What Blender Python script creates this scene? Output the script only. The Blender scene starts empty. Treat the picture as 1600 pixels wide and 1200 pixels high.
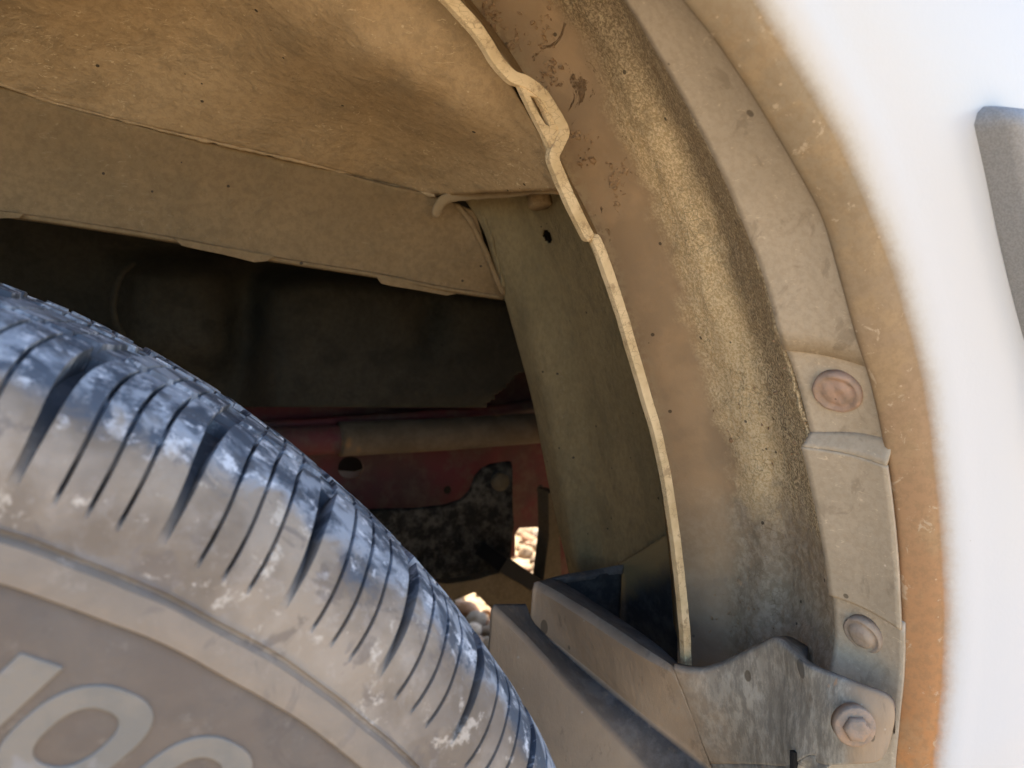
import bpy, bmesh, math, random
import numpy as np
from mathutils import Vector, noise as mnoise

random.seed(7)
rng = np.random.default_rng(7)
sc = bpy.context.scene
col = sc.collection
R_ = math.radians

# ------------------------------------------------------------------ camera
CAM_H = 0.607                      # metres above the ground
YAW, PITCH = R_(27.91), R_(8.494)  # turned to the right along the car side, tipped down
F_PX = 1244.0                      # focal length in pixels of the 1600 px wide photograph
fwd = np.array([math.sin(YAW) * math.cos(PITCH), math.cos(YAW) * math.cos(PITCH), -math.sin(PITCH)])
rgt = np.array([math.cos(YAW), -math.sin(YAW), 0.0])
upv = np.cross(rgt, fwd)
CAM = np.array([0.0, 0.0, CAM_H])
cd = bpy.data.cameras.new('camera')
cam = bpy.data.objects.new('camera', cd)
col.objects.link(cam)
cam.location = CAM
cam.rotation_euler = (math.pi / 2 - PITCH, 0, -YAW)
cd.sensor_width = 36.0
cd.lens = 36.0 * F_PX / 1600.0
cd.clip_start = 0.005
cd.clip_end = 500
cd.dof.use_dof = True
cd.dof.focus_distance = 0.33
cd.dof.aperture_fstop = 15.0
sc.camera = cam

# ------------------------------------------------------------------ light
SUN_EL, SUN_AZ = R_(60), math.atan2(0.80, 0.60)   # high, beyond the far front corner of the car
w = bpy.data.worlds.new('World')
sc.world = w
w.use_nodes = True
nt = w.node_tree
sky = nt.nodes.new('ShaderNodeTexSky')
sky.sky_type = 'NISHITA'
sky.sun_disc = False
sky.sun_elevation = SUN_EL
sky.sun_rotation = math.pi / 2 - SUN_AZ
sky.altitude = 100
sky.ozone_density = 1.6
nt.links.new(sky.outputs[0], nt.nodes['Background'].inputs[0])
nt.nodes['Background'].inputs[1].default_value = 0.15
sd = bpy.data.lights.new('sun', 'SUN')
sun = bpy.data.objects.new('sun', sd)
col.objects.link(sun)
sd.energy = 4.2
sd.angle = R_(0.5)
sd.color = (1.0, 0.90, 0.74)
sdir = Vector((math.cos(SUN_EL) * math.cos(SUN_AZ), math.cos(SUN_EL) * math.sin(SUN_AZ), math.sin(SUN_EL)))
sun.rotation_euler = (-sdir).to_track_quat('-Z', 'Y').to_euler()
sun.location = (1, 2, 3)
sc.view_settings.view_transform = 'Standard'
sc.view_settings.look = 'None'
sc.view_settings.exposure = 2.05
sc.view_settings.gamma = 1.0
sc.cycles.max_bounces = 10
sc.cycles.diffuse_bounces = 7
sc.cycles.use_denoising = True

# ------------------------------------------------------------------ measuring helpers
WC = np.array([-0.1566, 0.1826, CAM_H - 0.2918])  # wheel centre on its outer face; the axle points along -Y


def ray(px, py):
    return fwd + (px - 800) / F_PX * rgt + (600 - py) / F_PX * upv


def P(px, py, Y):
    """world point on the lengthwise plane y = Y seen at a photograph pixel"""
    d = ray(px, py)
    return CAM + d * (Y / d[1])


def polar(p):
    return math.atan2(p[2] - WC[2], p[0] - WC[0]), math.hypot(p[0] - WC[0], p[2] - WC[2])


def cyl(th, r, y):
    return np.array([WC[0] + r * math.cos(th), y, WC[2] + r * math.sin(th)])


def resample(pts, n, smooth=True):
    """n points spaced evenly along a Catmull-Rom curve through pts (rows of any width)"""
    p = np.array(pts, float)
    if smooth and len(p) > 2:
        q = np.vstack([2 * p[0] - p[1], p, 2 * p[-1] - p[-2]])
        out = []
        for i in range(1, len(q) - 2):
            for t in np.linspace(0, 1, 16, endpoint=False):
                a, b, c, d = q[i - 1:i + 3]
                out.append(.5 * (2 * b + (c - a) * t + (2 * a - 5 * b + 4 * c - d) * t * t + (3 * b - a - 3 * c + d) * t ** 3))
        out.append(p[-1])
        p = np.array(out)
    s = np.r_[0, np.cumsum(np.linalg.norm(np.diff(p[:, :2], axis=0), axis=1) + 1e-9)]
    u = np.linspace(0, s[-1], n)
    return np.stack([np.interp(u, s, p[:, k]) for k in range(p.shape[1])], 1)


def spread(rows, m, smooth=True):
    """rows: list of (n,k) arrays -> (m',n,k) with m steps between neighbours"""
    rows = [np.array(r, float) for r in rows]
    out = []
    k = len(rows)
    for i in range(k - 1):
        a = rows[max(i - 1, 0)] if i > 0 else 2 * rows[0] - rows[1]
        b, c = rows[i], rows[i + 1]
        d = rows[i + 2] if i + 2 < k else 2 * rows[-1] - rows[-2]
        for t in np.linspace(0, 1, m, endpoint=False):
            if smooth:
                out.append(.5 * (2 * b + (c - a) * t + (2 * a - 5 * b + 4 * c - d) * t * t + (3 * b - a - 3 * c + d) * t ** 3))
            else:
                out.append(b + (c - b) * t)
    out.append(rows[-1])
    return np.array(out)


def px_grid(curves, n, m, smooth=True, csmooth=True):
    """loft of curves given as (pixel x, pixel y, depth Y) -> grid (rows, n, 3) of pixels+depth"""
    return spread([resample(c, n, csmooth) for c in curves], m, smooth)


def to_world(g):
    sh = g.shape[:-1]
    g = g.reshape(-1, 3)
    d = fwd + ((g[:, 0:1] - 800) / F_PX) * rgt + ((600 - g[:, 1:2]) / F_PX) * upv
    return (CAM + d * (g[:, 2:3] / d[:, 1:2])).reshape(*sh, 3)


def fnoise(p, s, o=(0, 0, 0)):
    return mnoise.noise(Vector((p[0] * s + o[0], p[1] * s + o[1], p[2] * s + o[2])))


def rough_up(g, amp, s, dirv=None, octaves=2):
    """push grid points along their normals by noise"""
    du = np.gradient(g, axis=0)
    dv = np.gradient(g, axis=1)
    nn = np.cross(du, dv)
    nn /= np.linalg.norm(nn, axis=2)[..., None] + 1e-12
    out = g.copy()
    for i in range(g.shape[0]):
        for j in range(g.shape[1]):
            v = sum(fnoise(g[i, j], s * 2.1 ** k) / 1.9 ** k for k in range(octaves))
            out[i, j] += nn[i, j] * v * amp
    return out


# ------------------------------------------------------------------ materials
class NB:
    def __init__(s, name):
        s.m = bpy.data.materials.new(name)
        s.m.use_nodes = True
        s.t = s.m.node_tree
        s.b = s.t.nodes['Principled BSDF']
        s.tc = s.t.nodes.new('ShaderNodeTexCoord')

    def n(s, typ, **kw):
        nd = s.t.nodes.new(typ)
        for k, v in kw.items():
            setattr(nd, k, v)
        return nd

    def l(s, a, b):
        s.t.links.new(a, b)

    def coord(s, stretch=(1, 1, 1), src='Object', rot=(0, 0, 0)):
        mp = s.n('ShaderNodeMapping')
        mp.inputs['Scale'].default_value = stretch
        mp.inputs['Rotation'].default_value = rot
        s.l(s.tc.outputs[src], mp.inputs[0])
        return mp.outputs[0]

    def noise(s, scale, detail=4, rough=.6, vec=None, dist=0.0):
        nd = s.n('ShaderNodeTexNoise')
        nd.inputs['Scale'].default_value = scale
        nd.inputs['Detail'].default_value = detail
        nd.inputs['Roughness'].default_value = rough
        nd.inputs['Distortion'].default_value = dist
        s.l(vec if vec is not None else s.coord(), nd.inputs['Vector'])
        return nd.outputs['Fac']

    def ramp(s, fac, lo, hi, a=0.0, b=1.0):
        nd = s.n('ShaderNodeMapRange', interpolation_type='SMOOTHSTEP')
        nd.inputs['From Min'].default_value = lo
        nd.inputs['From Max'].default_value = hi
        nd.inputs['To Min'].default_value = a
        nd.inputs['To Max'].default_value = b
        s.l(fac, nd.inputs['Value'])
        return nd.outputs[0]

    def mul(s, a, b, op='MULTIPLY'):
        nd = s.n('ShaderNodeMath', operation=op)
        for i, v in enumerate((a, b)):
            if isinstance(v, (int, float)):
                nd.inputs[i].default_value = v
            else:
                s.l(v, nd.inputs[i])
        return nd.outputs[0]

    def mix(s, fac, a, b):
        nd = s.n('ShaderNodeMix', data_type='RGBA')
        for i, v in ((0, fac), (6, a), (7, b)):
            if isinstance(v, (int, float)):
                nd.inputs[i].default_value = v
            elif isinstance(v, (tuple, list)):
                nd.inputs[i].default_value = (*v, 1)
            else:
                s.l(v, nd.inputs[i])
        return nd.outputs[2]

    def spots(s, scale, size, vec=None, rand=1.0):
        """1 inside small round-ish spots scattered by a Voronoi texture"""
        nd = s.n('ShaderNodeTexVoronoi')
        nd.inputs['Scale'].default_value = scale
        nd.inputs['Randomness'].default_value = rand
        s.l(vec if vec is not None else s.coord(), nd.inputs['Vector'])
        d = nd.outputs['Distance']
        sep = s.n('ShaderNodeSeparateColor')
        s.l(nd.outputs['Color'], sep.inputs[0])
        r = s.ramp(sep.outputs[0], .62, 1.0, 0.0, size * 1.1)
        q = s.mul(d, r, 'SUBTRACT')
        return s.ramp(q, 0.0, -.03, 0, 1)

    def cracks(s, scale, width, vec=None):
        nd = s.n('ShaderNodeTexVoronoi', feature='DISTANCE_TO_EDGE')
        nd.inputs['Scale'].default_value = scale
        s.l(vec if vec is not None else s.coord(), nd.inputs['Vector'])
        return s.ramp(nd.outputs['Distance'], 0.0, width, 1, 0)

    def attr(s, name):
        nd = s.n('ShaderNodeAttribute', attribute_name=name)
        return nd.outputs['Fac']

    def bump(s, h, strength, dist, prev=None):
        nd = s.n('ShaderNodeBump')
        nd.inputs['Strength'].default_value = strength
        nd.inputs['Distance'].default_value = dist
        s.l(h, nd.inputs['Height'])
        if prev is not None:
            s.l(prev, nd.inputs['Normal'])
        return nd.outputs[0]

    def done(s, color, rough=.85, normal=None, spec=.3, metal=0.0):
        if isinstance(color, (tuple, list)):
            s.b.inputs['Base Color'].default_value = (*color, 1)
        else:
            s.l(color, s.b.inputs['Base Color'])
        if isinstance(rough, (int, float)):
            s.b.inputs['Roughness'].default_value = rough
        else:
            s.l(rough, s.b.inputs['Roughness'])
        s.b.inputs['Specular IOR Level'].default_value = spec
        s.b.inputs['Metallic'].default_value = metal
        if normal is not None:
            s.l(normal, s.b.inputs['Normal'])
        return s.m


def dusty(name, c1, c2, c3, fleck=(.62, .5, .33), dark=(.03, .022, .014), stretch=(1, 1, 1), rot=(0, 0, 0), s=14, fl=1.0, dk=1.0, bmp=.5, rough=.88, spec=.2):
    """metal under a coat of dried dust: broad tone changes, blotches, pale flecks, dark pits, scratches"""
    b = NB(name)
    v = b.coord(stretch, rot=rot)
    f1 = b.ramp(b.noise(s, 4, .6, v), .32, .68)
    f2 = b.ramp(b.noise(s * 3.7, 6, .68, v, .4), .46, .66)
    f3 = b.noise(s * 26, 5, .75, v)
    c = b.mix(f1, c1, c2)
    c = b.mix(b.mul(f2, .7), c, c3)
    c = b.mix(b.ramp(f3, .40, .62, 0, .36), c, tuple(x * .55 for x in c1))
    sv = b.coord((stretch[0] * 1.0, stretch[1] * 1.0, stretch[2] * 3.2), rot=(rot[0], rot[1] + .45, rot[2]))
    scr = b.ramp(b.noise(s * 13, 3, .8, sv, 1.4), .60, .67)
    gate = b.ramp(b.noise(s * 1.3, 3, .6, v), .44, .6)
    c = b.mix(b.mul(b.mul(scr, gate), .55 * fl), c, fleck)
    pale = b.spots(s * 23, .15)
    c = b.mix(b.mul(pale, .3 * fl), c, fleck)
    pit = b.spots(s * 13, .13)
    c = b.mix(b.mul(pit, .9 * dk), c, dark)
    nrm = b.bump(f3, bmp, .0012)
    nrm = b.bump(f2, bmp * .5, .002, nrm)
    return b.done(c, rough, nrm, spec)


M = {}
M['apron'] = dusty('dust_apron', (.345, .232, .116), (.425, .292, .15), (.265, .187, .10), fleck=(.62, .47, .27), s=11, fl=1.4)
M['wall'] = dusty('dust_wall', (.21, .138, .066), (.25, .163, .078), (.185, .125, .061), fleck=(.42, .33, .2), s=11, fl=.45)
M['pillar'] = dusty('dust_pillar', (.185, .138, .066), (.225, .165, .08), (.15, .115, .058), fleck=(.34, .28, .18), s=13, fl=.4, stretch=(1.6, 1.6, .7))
M['bead'] = dusty('dust_bead', (.33, .24, .13), (.42, .31, .17), (.24, .16, .08), s=30, fl=.5)
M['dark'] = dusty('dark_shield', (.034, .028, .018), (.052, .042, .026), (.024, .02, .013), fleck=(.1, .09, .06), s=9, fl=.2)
M['tan'] = dusty('tan_member', (.14, .105, .06), (.165, .125, .075), (.115, .088, .05), s=12, fl=.3)


def mk_shade_damp():  # painted shade with smudged dirt, fading in from the pillar colour
    b = NB('painted_shade_damp')
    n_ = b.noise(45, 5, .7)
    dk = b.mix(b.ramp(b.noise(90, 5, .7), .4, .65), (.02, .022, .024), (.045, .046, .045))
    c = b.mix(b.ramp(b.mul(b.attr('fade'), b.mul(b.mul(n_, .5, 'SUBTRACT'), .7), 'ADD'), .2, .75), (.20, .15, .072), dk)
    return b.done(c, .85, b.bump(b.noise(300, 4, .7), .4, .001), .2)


M['shade_damp'] = mk_shade_damp()
M['black'] = NB('flat_black').done((.012, .011, .01), .8)  # also the painted shade in the bracket notch


def mk_red():
    b = NB('red_oxide_rail')
    c = b.mix(b.ramp(b.noise(9, 4), .35, .62), (.165, .03, .03), (.09, .04, .03))
    c = b.mix(b.ramp(b.noise(30, 6, .7), .45, .68, 0, .75), c, (.15, .095, .06))
    return b.done(c, .7, b.bump(b.noise(220, 4), .3, .001))


M['red'] = mk_red()


def mk_rust(name, base, alt):
    b = NB(name)
    f = b.noise(40, 6, .7)
    c = b.mix(b.ramp(f, .4, .62), base, alt)
    c = b.mix(b.ramp(b.noise(22, 3), .56, .66, 0, .7), c, (.34, .16, .05))
    return b.done(c, .9, b.bump(b.noise(400, 4), .5, .001))


M['rustrib'] = mk_rust('rusty_rib', (.25, .175, .09), (.21, .14, .07))
M['tube'] = mk_rust('dusty_tube', (.105, .07, .038), (.145, .10, .058))


def mk_flap():
    b = NB('felted_rubber')
    f = b.noise(95, 6, .75)
    c = b.mix(b.ramp(f, .40, .66), (.022, .021, .018), (.115, .105, .085))
    return b.done(c, .95, b.bump(b.noise(260, 6, .8), 1.0, .002), .1)


M['flap'] = mk_flap()


def mk_paint():
    """white paint; a soft belt of dust lies on the rolled edge (attribute 'dust', 1 at the lip)"""
    b = NB('white_paint')
    d = b.attr('dust')
    tone = b.attr('low')
    n1 = b.noise(60, 5, .65)
    n2 = b.noise(420, 3, .7)
    e = b.mul(b.mul(b.mul(n1, .5, 'SUBTRACT'), .22), b.mul(b.mul(n2, .5, 'SUBTRACT'), .16), 'ADD')
    f = b.ramp(b.mul(d, e, 'ADD'), .27, .86)
    f0 = b.ramp(b.mul(d, e, 'ADD'), .10, .6, 0, .35)
    dirt = b.mix(tone, (.25, .19, .115), (.48, .19, .05))
    dirt = b.mix(b.ramp(b.noise(45, 6, .7), .45, .62, 0, .5), dirt, (.34, .23, .115))
    c = b.mix(f0, (.50, .505, .50), (.42, .38, .29))
    c = b.mix(b.ramp(b.noise(7, 4, .6), .55, .75, 0, .25), c, (.52, .51, .47))
    dirt = b.mix(b.ramp(b.noise(330, 4, .75), .42, .62, 0, .35), dirt, (.20, .13, .065))
    dirt = b.mix(b.ramp(b.noise(140, 5, .7, None, .6), .60, .68, 0, .5), dirt, (.52, .41, .27))
    c = b.mix(f, c, dirt)
    c = b.mix(b.mul(b.spots(70, .05), .7), c, (.3, .27, .22))
    c = b.mix(b.mul(b.spots(340, .15), b.mul(f, .35)), c, (.62, .47, .31))
    rg = b.ramp(f, 0, 1, .28, .9)
    m = b.done(c, rg, b.bump(n2, .12, .0006), .4)
    return m


M['paint'] = mk_paint()


def mk_strip():
    """grey plastic lip strip under dust"""
    b = NB('grey_strip')
    v = b.coord()
    c = b.mix(b.ramp(b.noise(12, 4, .6), .35, .65), (.36, .29, .20), (.43, .345, .24))
    c = b.mix(b.ramp(b.noise(75, 5, .65, b.coord((1.4, 1, .7)), .5), .57, .64, 0, .55), c, (.25, .195, .13))
    c = b.mix(b.ramp(b.noise(30, 5, .6, b.coord((1, 1, 1), rot=(1, 2, 3)), .6), .6, .66, 0, .7), c, (.52, .42, .31))
    c = b.mix(b.mul(b.spots(130, .16), .7), c, (.70, .58, .44))
    c = b.mix(b.mul(b.spots(110, .15, b.coord((1, 1, 1), rot=(2, 1, 0))), .8), c, (.10, .075, .05))
    scr = b.ramp(b.noise(160, 2, .8, b.coord((1, 1, 2.5), rot=(.4, .3, 0)), 2.0), .64, .69)
    c = b.mix(b.mul(scr, .5), c, (.62, .49, .33))
    c = b.mix(b.ramp(b.noise(420, 4, .75), .42, .62, 0, .25), c, (.24, .18, .11))
    return b.done(c, .8, b.bump(b.noise(300, 5, .7), .35, .0008), .25)


M['strip'] = mk_strip()


def mk_under():
    """underseal: smooth red-brown dust next to the flange, then a crusted pale belt, then darker speckled seal.
    attribute 'across': 0 at the flange, 1 at the lip strip; 'down': 0 at the top, 1 at the bottom"""
    b = NB('crusted_underseal')
    u = b.attr('across')
    dn = b.attr('down')
    wob = b.mul(b.mul(b.noise(34, 5, .65), .5, 'SUBTRACT'), .34)
    x = b.mul(u, wob, 'ADD')
    fine = b.noise(820, 4, .75)
    mid = b.noise(240, 5, .72)
    grain = b.ramp(fine, .42, .6)
    smooth_c = b.mix(b.ramp(b.noise(30, 5, .6), .4, .6), (.43, .30, .175), (.35, .25, .15))
    seal = b.mix(grain, (.27, .20, .115), (.56, .43, .26))
    seal = b.mix(b.mul(b.ramp(mid, .55, .62), b.ramp(fine, .46, .56)), seal, (.62, .50, .30))
    crust = b.mix(grain, (.66, .48, .25), (.95, .76, .47))
    crust = b.mix(b.ramp(mid, .63, .73, 0, .8), crust, (.22, .165, .085))
    low = b.mix(b.ramp(mid, .42, .6), (.36, .28, .185), (.48, .385, .27))
    low = b.mix(b.ramp(b.noise(60, 4), .62, .66), low, (.33, .27, .2))
    band = b.mul(b.ramp(x, .19, .34), b.ramp(x, .48, .68, 1, 0))
    c = b.mix(b.ramp(x, .18, .36), smooth_c, seal)
    c = b.mix(b.mul(b.mul(band, b.ramp(dn, .19, .28)), .92), c, crust)
    c = b.mix(b.mul(b.mul(band, b.ramp(b.noise(75, 5, .7), .54, .64)), .4), c, (.27, .19, .10))
    # lower half: the crust spreads over the whole width, then stops
    spread_ = b.mul(b.ramp(dn, .35, .42), b.ramp(x, .24, .34))
    c = b.mix(b.mul(b.mul(spread_, b.ramp(fine, .46, .55)), .85), c, (.78, .62, .38))
    dd = b.mul(dn, b.mul(wob, .3), 'ADD')
    c = b.mix(b.mul(b.ramp(dd, .495, .53), b.ramp(x, .18, .30, .35, .97)), c, low)
    cru = b.mul(b.cracks(300, .06), b.mul(band, b.ramp(b.noise(90, 3), .48, .58)))
    c = b.mix(b.mul(cru, .55), c, (.2, .14, .07))
    c = b.mix(b.mul(b.spots(150, .14), .8), c, (.06, .045, .03))
    clod = b.mul(b.ramp(b.noise(48, 6, .75, None, .8), .585, .64), b.ramp(u, .12, .36, 1, 0))
    clod = b.mul(clod, b.ramp(dn, .2, .4, 1, 0))
    c = b.mix(b.mul(clod, .75), c, (.17, .105, .055))
    edge = b.mul(b.ramp(u, .0, .07, 1, 0), .75)
    c = b.mix(b.mul(edge, b.ramp(mid, .40, .55)), c, (.52, .40, .24))
    wet = b.mul(b.ramp(u, .08, .3, 1, 0), b.ramp(dd, .54, .66))
    c = b.mix(b.mul(wet, .5), c, (.34, .27, .2))
    h = b.mul(b.mul(fine, .5), b.mul(mid, .8), 'ADD')
    rough_amt = b.mul(b.ramp(x, .22, .32), .9)
    nd = b.n('ShaderNodeBump')
    nd.inputs['Distance'].default_value = .0011
    b.l(h, nd.inputs['Height'])
    b.l(b.mul(rough_amt, .25, 'ADD'), nd.inputs['Strength'])
    nrm = b.bump(b.mul(clod, mid), .8, .003, nd.outputs[0])
    return b.done(c, .93, nrm, .15)


M['under'] = mk_under()


def mk_seal():
    """pale seam sealer with fine cross cracks; uv x runs along the edge"""
    b = NB('cracked_sealer')
    uv = b.coord((1, 1, 1), src='UV')
    c = b.mix(b.ramp(b.noise(60, 4), .35, .65), (.52, .38, .20), (.68, .52, .30))
    c = b.mix(b.ramp(b.noise(150, 5, .75), .53, .64, 0, .75), c, (.33, .225, .12))
    cr = b.cracks(420, .04, b.coord((.6, 1, 1.2)))
    gate = b.ramp(b.noise(90, 2), .46, .58, 0, 1)
    cr = b.mul(cr, gate)
    c = b.mix(b.mul(cr, .6), c, (.2, .13, .065))
    nrm = b.bump(b.mul(1.0, cr, 'SUBTRACT'), .3, .0005)
    return b.done(c, .85, b.bump(b.noise(500, 3), .25, .0006, nrm), .2)


M['seal'] = mk_seal()


def mk_rubber():
    """dusty tyre rubber: grey tinted blue for sky light, chalky on the blocks, brownish mud film towards the side wall (attribute 'side')"""
    b = NB('dusty_tyre_rubber')
    sd_ = b.attr('side')
    dp = b.attr('deep')
    n1 = b.noise(55, 5, .65, None, .5)
    n2 = b.noise(150, 5, .7)
    c = b.mix(b.ramp(n1, .43, .57), (.075, .092, .118), (.32, .355, .40))  # blue tint puts sky light into the rubber colour
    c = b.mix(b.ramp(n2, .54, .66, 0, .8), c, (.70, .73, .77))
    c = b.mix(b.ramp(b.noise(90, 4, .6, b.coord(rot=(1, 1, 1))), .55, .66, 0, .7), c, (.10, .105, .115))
    mud = b.mix(b.ramp(b.noise(28, 4, .6), .38, .62), (.165, .13, .095), (.285, .23, .17))
    mud = b.mix(b.ramp(b.noise(70, 3, .6, b.coord(rot=(3, 1, 2)), 1.5), .55, .64, 0, .7), mud, (.15, .12, .095))
    mud = b.mix(b.ramp(b.noise(120, 4, .7, b.coord(rot=(2, 1, 1))), .58, .68, 0, .7), mud, (.50, .44, .36))
    c = b.mix(b.ramp(b.mul(sd_, b.mul(b.mul(n1, .5, 'SUBTRACT'), .9), 'ADD'), .30, .55, 0, .92), c, mud)
    bandc = b.mix(b.ramp(n1, .35, .65), (.25, .20, .15), (.20, .163, .125))
    bandc = b.mix(b.ramp(b.noise(85, 4, .6, b.coord(rot=(1, 3, 2)), 1.0), .56, .64, 0, .7), bandc, (.17, .14, .115))
    c = b.mix(b.mul(b.attr('band'), .85), c, bandc)
    flat = b.mix(b.ramp(n1, .4, .6), (.125, .098, .077), (.105, .085, .069))
    c = b.mix(b.mul(b.attr('flat'), .85), c, flat)
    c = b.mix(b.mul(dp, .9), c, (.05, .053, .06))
    nrm = b.bump(b.noise(380, 4, .7), .3, .0008)
    return b.done(c, .86, nrm, .2)


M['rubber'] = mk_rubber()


def mk_letter():
    b = NB('chalky_letter_rubber')
    n1 = b.noise(60, 4, .6)
    c = b.mix(b.ramp(n1, .4, .6), (.17, .157, .135), (.205, .18, .147))
    c = b.mix(b.ramp(b.noise(110, 3, .5), .6, .68, 0, .6), c, (.25, .24, .235))
    return b.done(c, .8, b.bump(b.noise(380, 4, .7), .3, .0008), .25)


M['letter'] = mk_letter()


def mk_bracket():
    """black plastic under a tan dust film, greyer and streaked on the outer wing (attribute 'wing')"""
    b = NB('dusty_black_plastic')
    wg = b.attr('wing')
    geo = b.n('ShaderNodeNewGeometry')
    st = b.coord((1, 1, .35), rot=(0, .25, 0))
    dust = b.mix(b.ramp(b.noise(18, 4, .6), .35, .65), (.37, .265, .165), (.29, .21, .135))
    grey = b.mix(b.ramp(b.noise(240, 5, .75, st), .40, .64), (.23, .20, .155), (.40, .355, .28))
    grey = b.mix(b.ramp(b.noise(60, 5, .65, st), .54, .70, 0, .5), grey, (.15, .13, .10))
    grey = b.mix(b.ramp(b.noise(95, 3, .6, b.coord((1.5, 1, .35), rot=(1, .25, 2))), .66, .70, 0, .8), grey, (.46, .255, .13))
    grey = b.mix(b.mul(b.spots(75, .2, b.coord((1.6, 1, .5), rot=(0, .3, 0))), .9), grey, (.11, .095, .075))
    c = b.mix(b.ramp(b.mul(wg, b.mul(b.mul(b.noise(40, 3), .5, 'SUBTRACT'), .5), 'ADD'), .3, .7), dust, grey)
    c = b.mix(b.mul(b.spots(85, .24, b.coord((1.5, 1, .6), rot=(0, .3, 0))), .8), c, (.10, .075, .048))
    c = b.mix(b.ramp(b.noise(70, 5, .7, st), .58, .68, 0, .45), c, (.14, .105, .07))
    c = b.mix(b.mul(b.spots(180, .12), .6), c, (.4, .34, .27))
    rim = b.attr('rim')
    top = b.mix(b.ramp(b.noise(80, 5, .7), .42, .66), (.038, .04, .044), (.085, .085, .085))
    c = b.mix(b.mul(rim, b.ramp(b.noise(150, 3), .2, .5, .75, 1)), c, top)
    return b.done(c, .75, b.bump(b.noise(260, 5, .75, st), .5, .001), .3)


M['bracket'] = mk_bracket()


def mk_clip(name, a, bb):
    b = NB(name)
    c = b.mix(b.ramp(b.noise(120, 5, .7), .4, .62), a, bb)
    c = b.mix(b.mul(b.spots(200, .2), .7), c, (.13, .09, .065))
    return b.done(c, .8, b.bump(b.noise(350, 4, .7), .5, .001), .25)


M['clod'] = mk_clip('dry_mud', (.31, .205, .115), (.42, .295, .17))
M['clip'] = mk_clip('dusty_clip', (.38, .25, .175), (.29, .205, .145))
M['clip2'] = mk_clip('dusty_clip_pale', (.36, .28, .205), (.29, .225, .17))
M['bolt'] = mk_clip('rust_tinted_bolt', (.33, .225, .15), (.23, .18, .135))
M['mould'] = NB('x').m
bpy.data.materials.remove(M['mould'])


def mk_mould():
    b = NB('grey_textured_plastic')
    f = b.noise(1600, 2, .6)
    c = b.mix(b.ramp(f, .4, .62), (.20, .195, .185), (.25, .245, .235))
    return b.done(c, .6, b.bump(f, .2, .0004), .4)


M['mould'] = mk_mould()
M['steel'] = NB('dull_steel').done((.40, .35, .26), .55, None, .4, .3)


def mk_ground():
    b = NB('sandy_ground')
    c = b.mix(b.ramp(b.noise(3, 5), .35, .65), (.52, .37, .21), (.43, .305, .175))
    c = b.mix(b.ramp(b.noise(30, 6, .7), .45, .62), c, (.5, .4, .28))
    return b.done(c, .95, b.bump(b.noise(40, 6, .7), .8, .02), .1)


M['ground'] = mk_ground()


def mk_stone():
    b = NB('river_stone')
    oi = b.n('ShaderNodeObjectInfo')
    geo = b.n('ShaderNodeNewGeometry')
    rnd = b.mul(oi.outputs['Random'], geo.outputs['Random Per Island'], 'ADD')
    fr = b.n('ShaderNodeMath', operation='FRACT')
    b.l(b.mul(rnd, 3.7), fr.inputs[0])
    cr = b.n('ShaderNodeValToRGB')
    el = cr.color_ramp.elements
    el[0].position, el[0].color = 0, (.20, .14, .085, 1)
    el[1].position, el[1].color = 1, (.55, .5, .43, 1)
    for p_, c_ in ((.25, (.40, .27, .145, 1)), (.45, (.33, .26, .18, 1)), (.62, (.42, .19, .08, 1)), (.8, (.46, .38, .27, 1))):
        e_ = el.new(p_)
        e_.color = c_
    b.l(fr.outputs[0], cr.inputs[0])
    c = b.mix(b.ramp(b.noise(60, 5, .65), .4, .62, 0, .5), cr.outputs[0], (.2, .14, .09))
    return b.done(c, .75, b.bump(b.noise(150, 5), .4, .002), .3)


M['stone'] = mk_stone()

# ------------------------------------------------------------------ object helpers
ROOT_LOC = np.array([WC[0], WC[1] + .75, 0.0])


def mesh_obj(name, verts, faces, mat, parent=None, smooth=True, uv=None, attrs=None):
    me = bpy.data.meshes.new(name)
    off = np.array(parent['_loc']) if parent is not None and '_loc' in parent else np.zeros(3)
    V = np.asarray(verts, float) - off
    me.from_pydata(V.tolist(), [], [list(map(int, f)) for f in faces])
    if attrs:
        for k, v in attrs.items():
            a = me.attributes.new(k, 'FLOAT', 'POINT')
            a.data.foreach_set('value', np.asarray(v, np.float32))
    me.validate()
    if smooth:
        me.polygons.foreach_set('use_smooth', [True] * len(me.polygons))
    me.materials.append(mat)
    o = bpy.data.objects.new(name, me)
    col.objects.link(o)
    if parent is not None:
        o.parent = parent
        o['_loc'] = list(off)
    return o


def grid_obj(name, g, mat, parent=None, attrs=None, thick=0.0, offset=-1, smooth=True, drop=None, closed=False):
    m, n = g.shape[:2]
    faces = []
    for i in range(m - 1):
        for j in range(n if closed else n - 1):
            k = (j + 1) % n
            if drop is not None and drop(i, j):
                continue
            faces.append((i * n + j, i * n + k, (i + 1) * n + k, (i + 1) * n + j))
    at = {k: np.asarray(v).reshape(-1) for k, v in attrs.items()} if attrs else None
    o = mesh_obj(name, g.reshape(-1, 3), faces, mat, parent, smooth, attrs=at)
    if thick:
        md = o.modifiers.new('thickness', 'SOLIDIFY')
        md.thickness = thick
        md.offset = offset
    return o


def sharpen(o, ang=35):
    me = o.data
    me.set_sharp_from_angle(angle=R_(ang))


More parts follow.
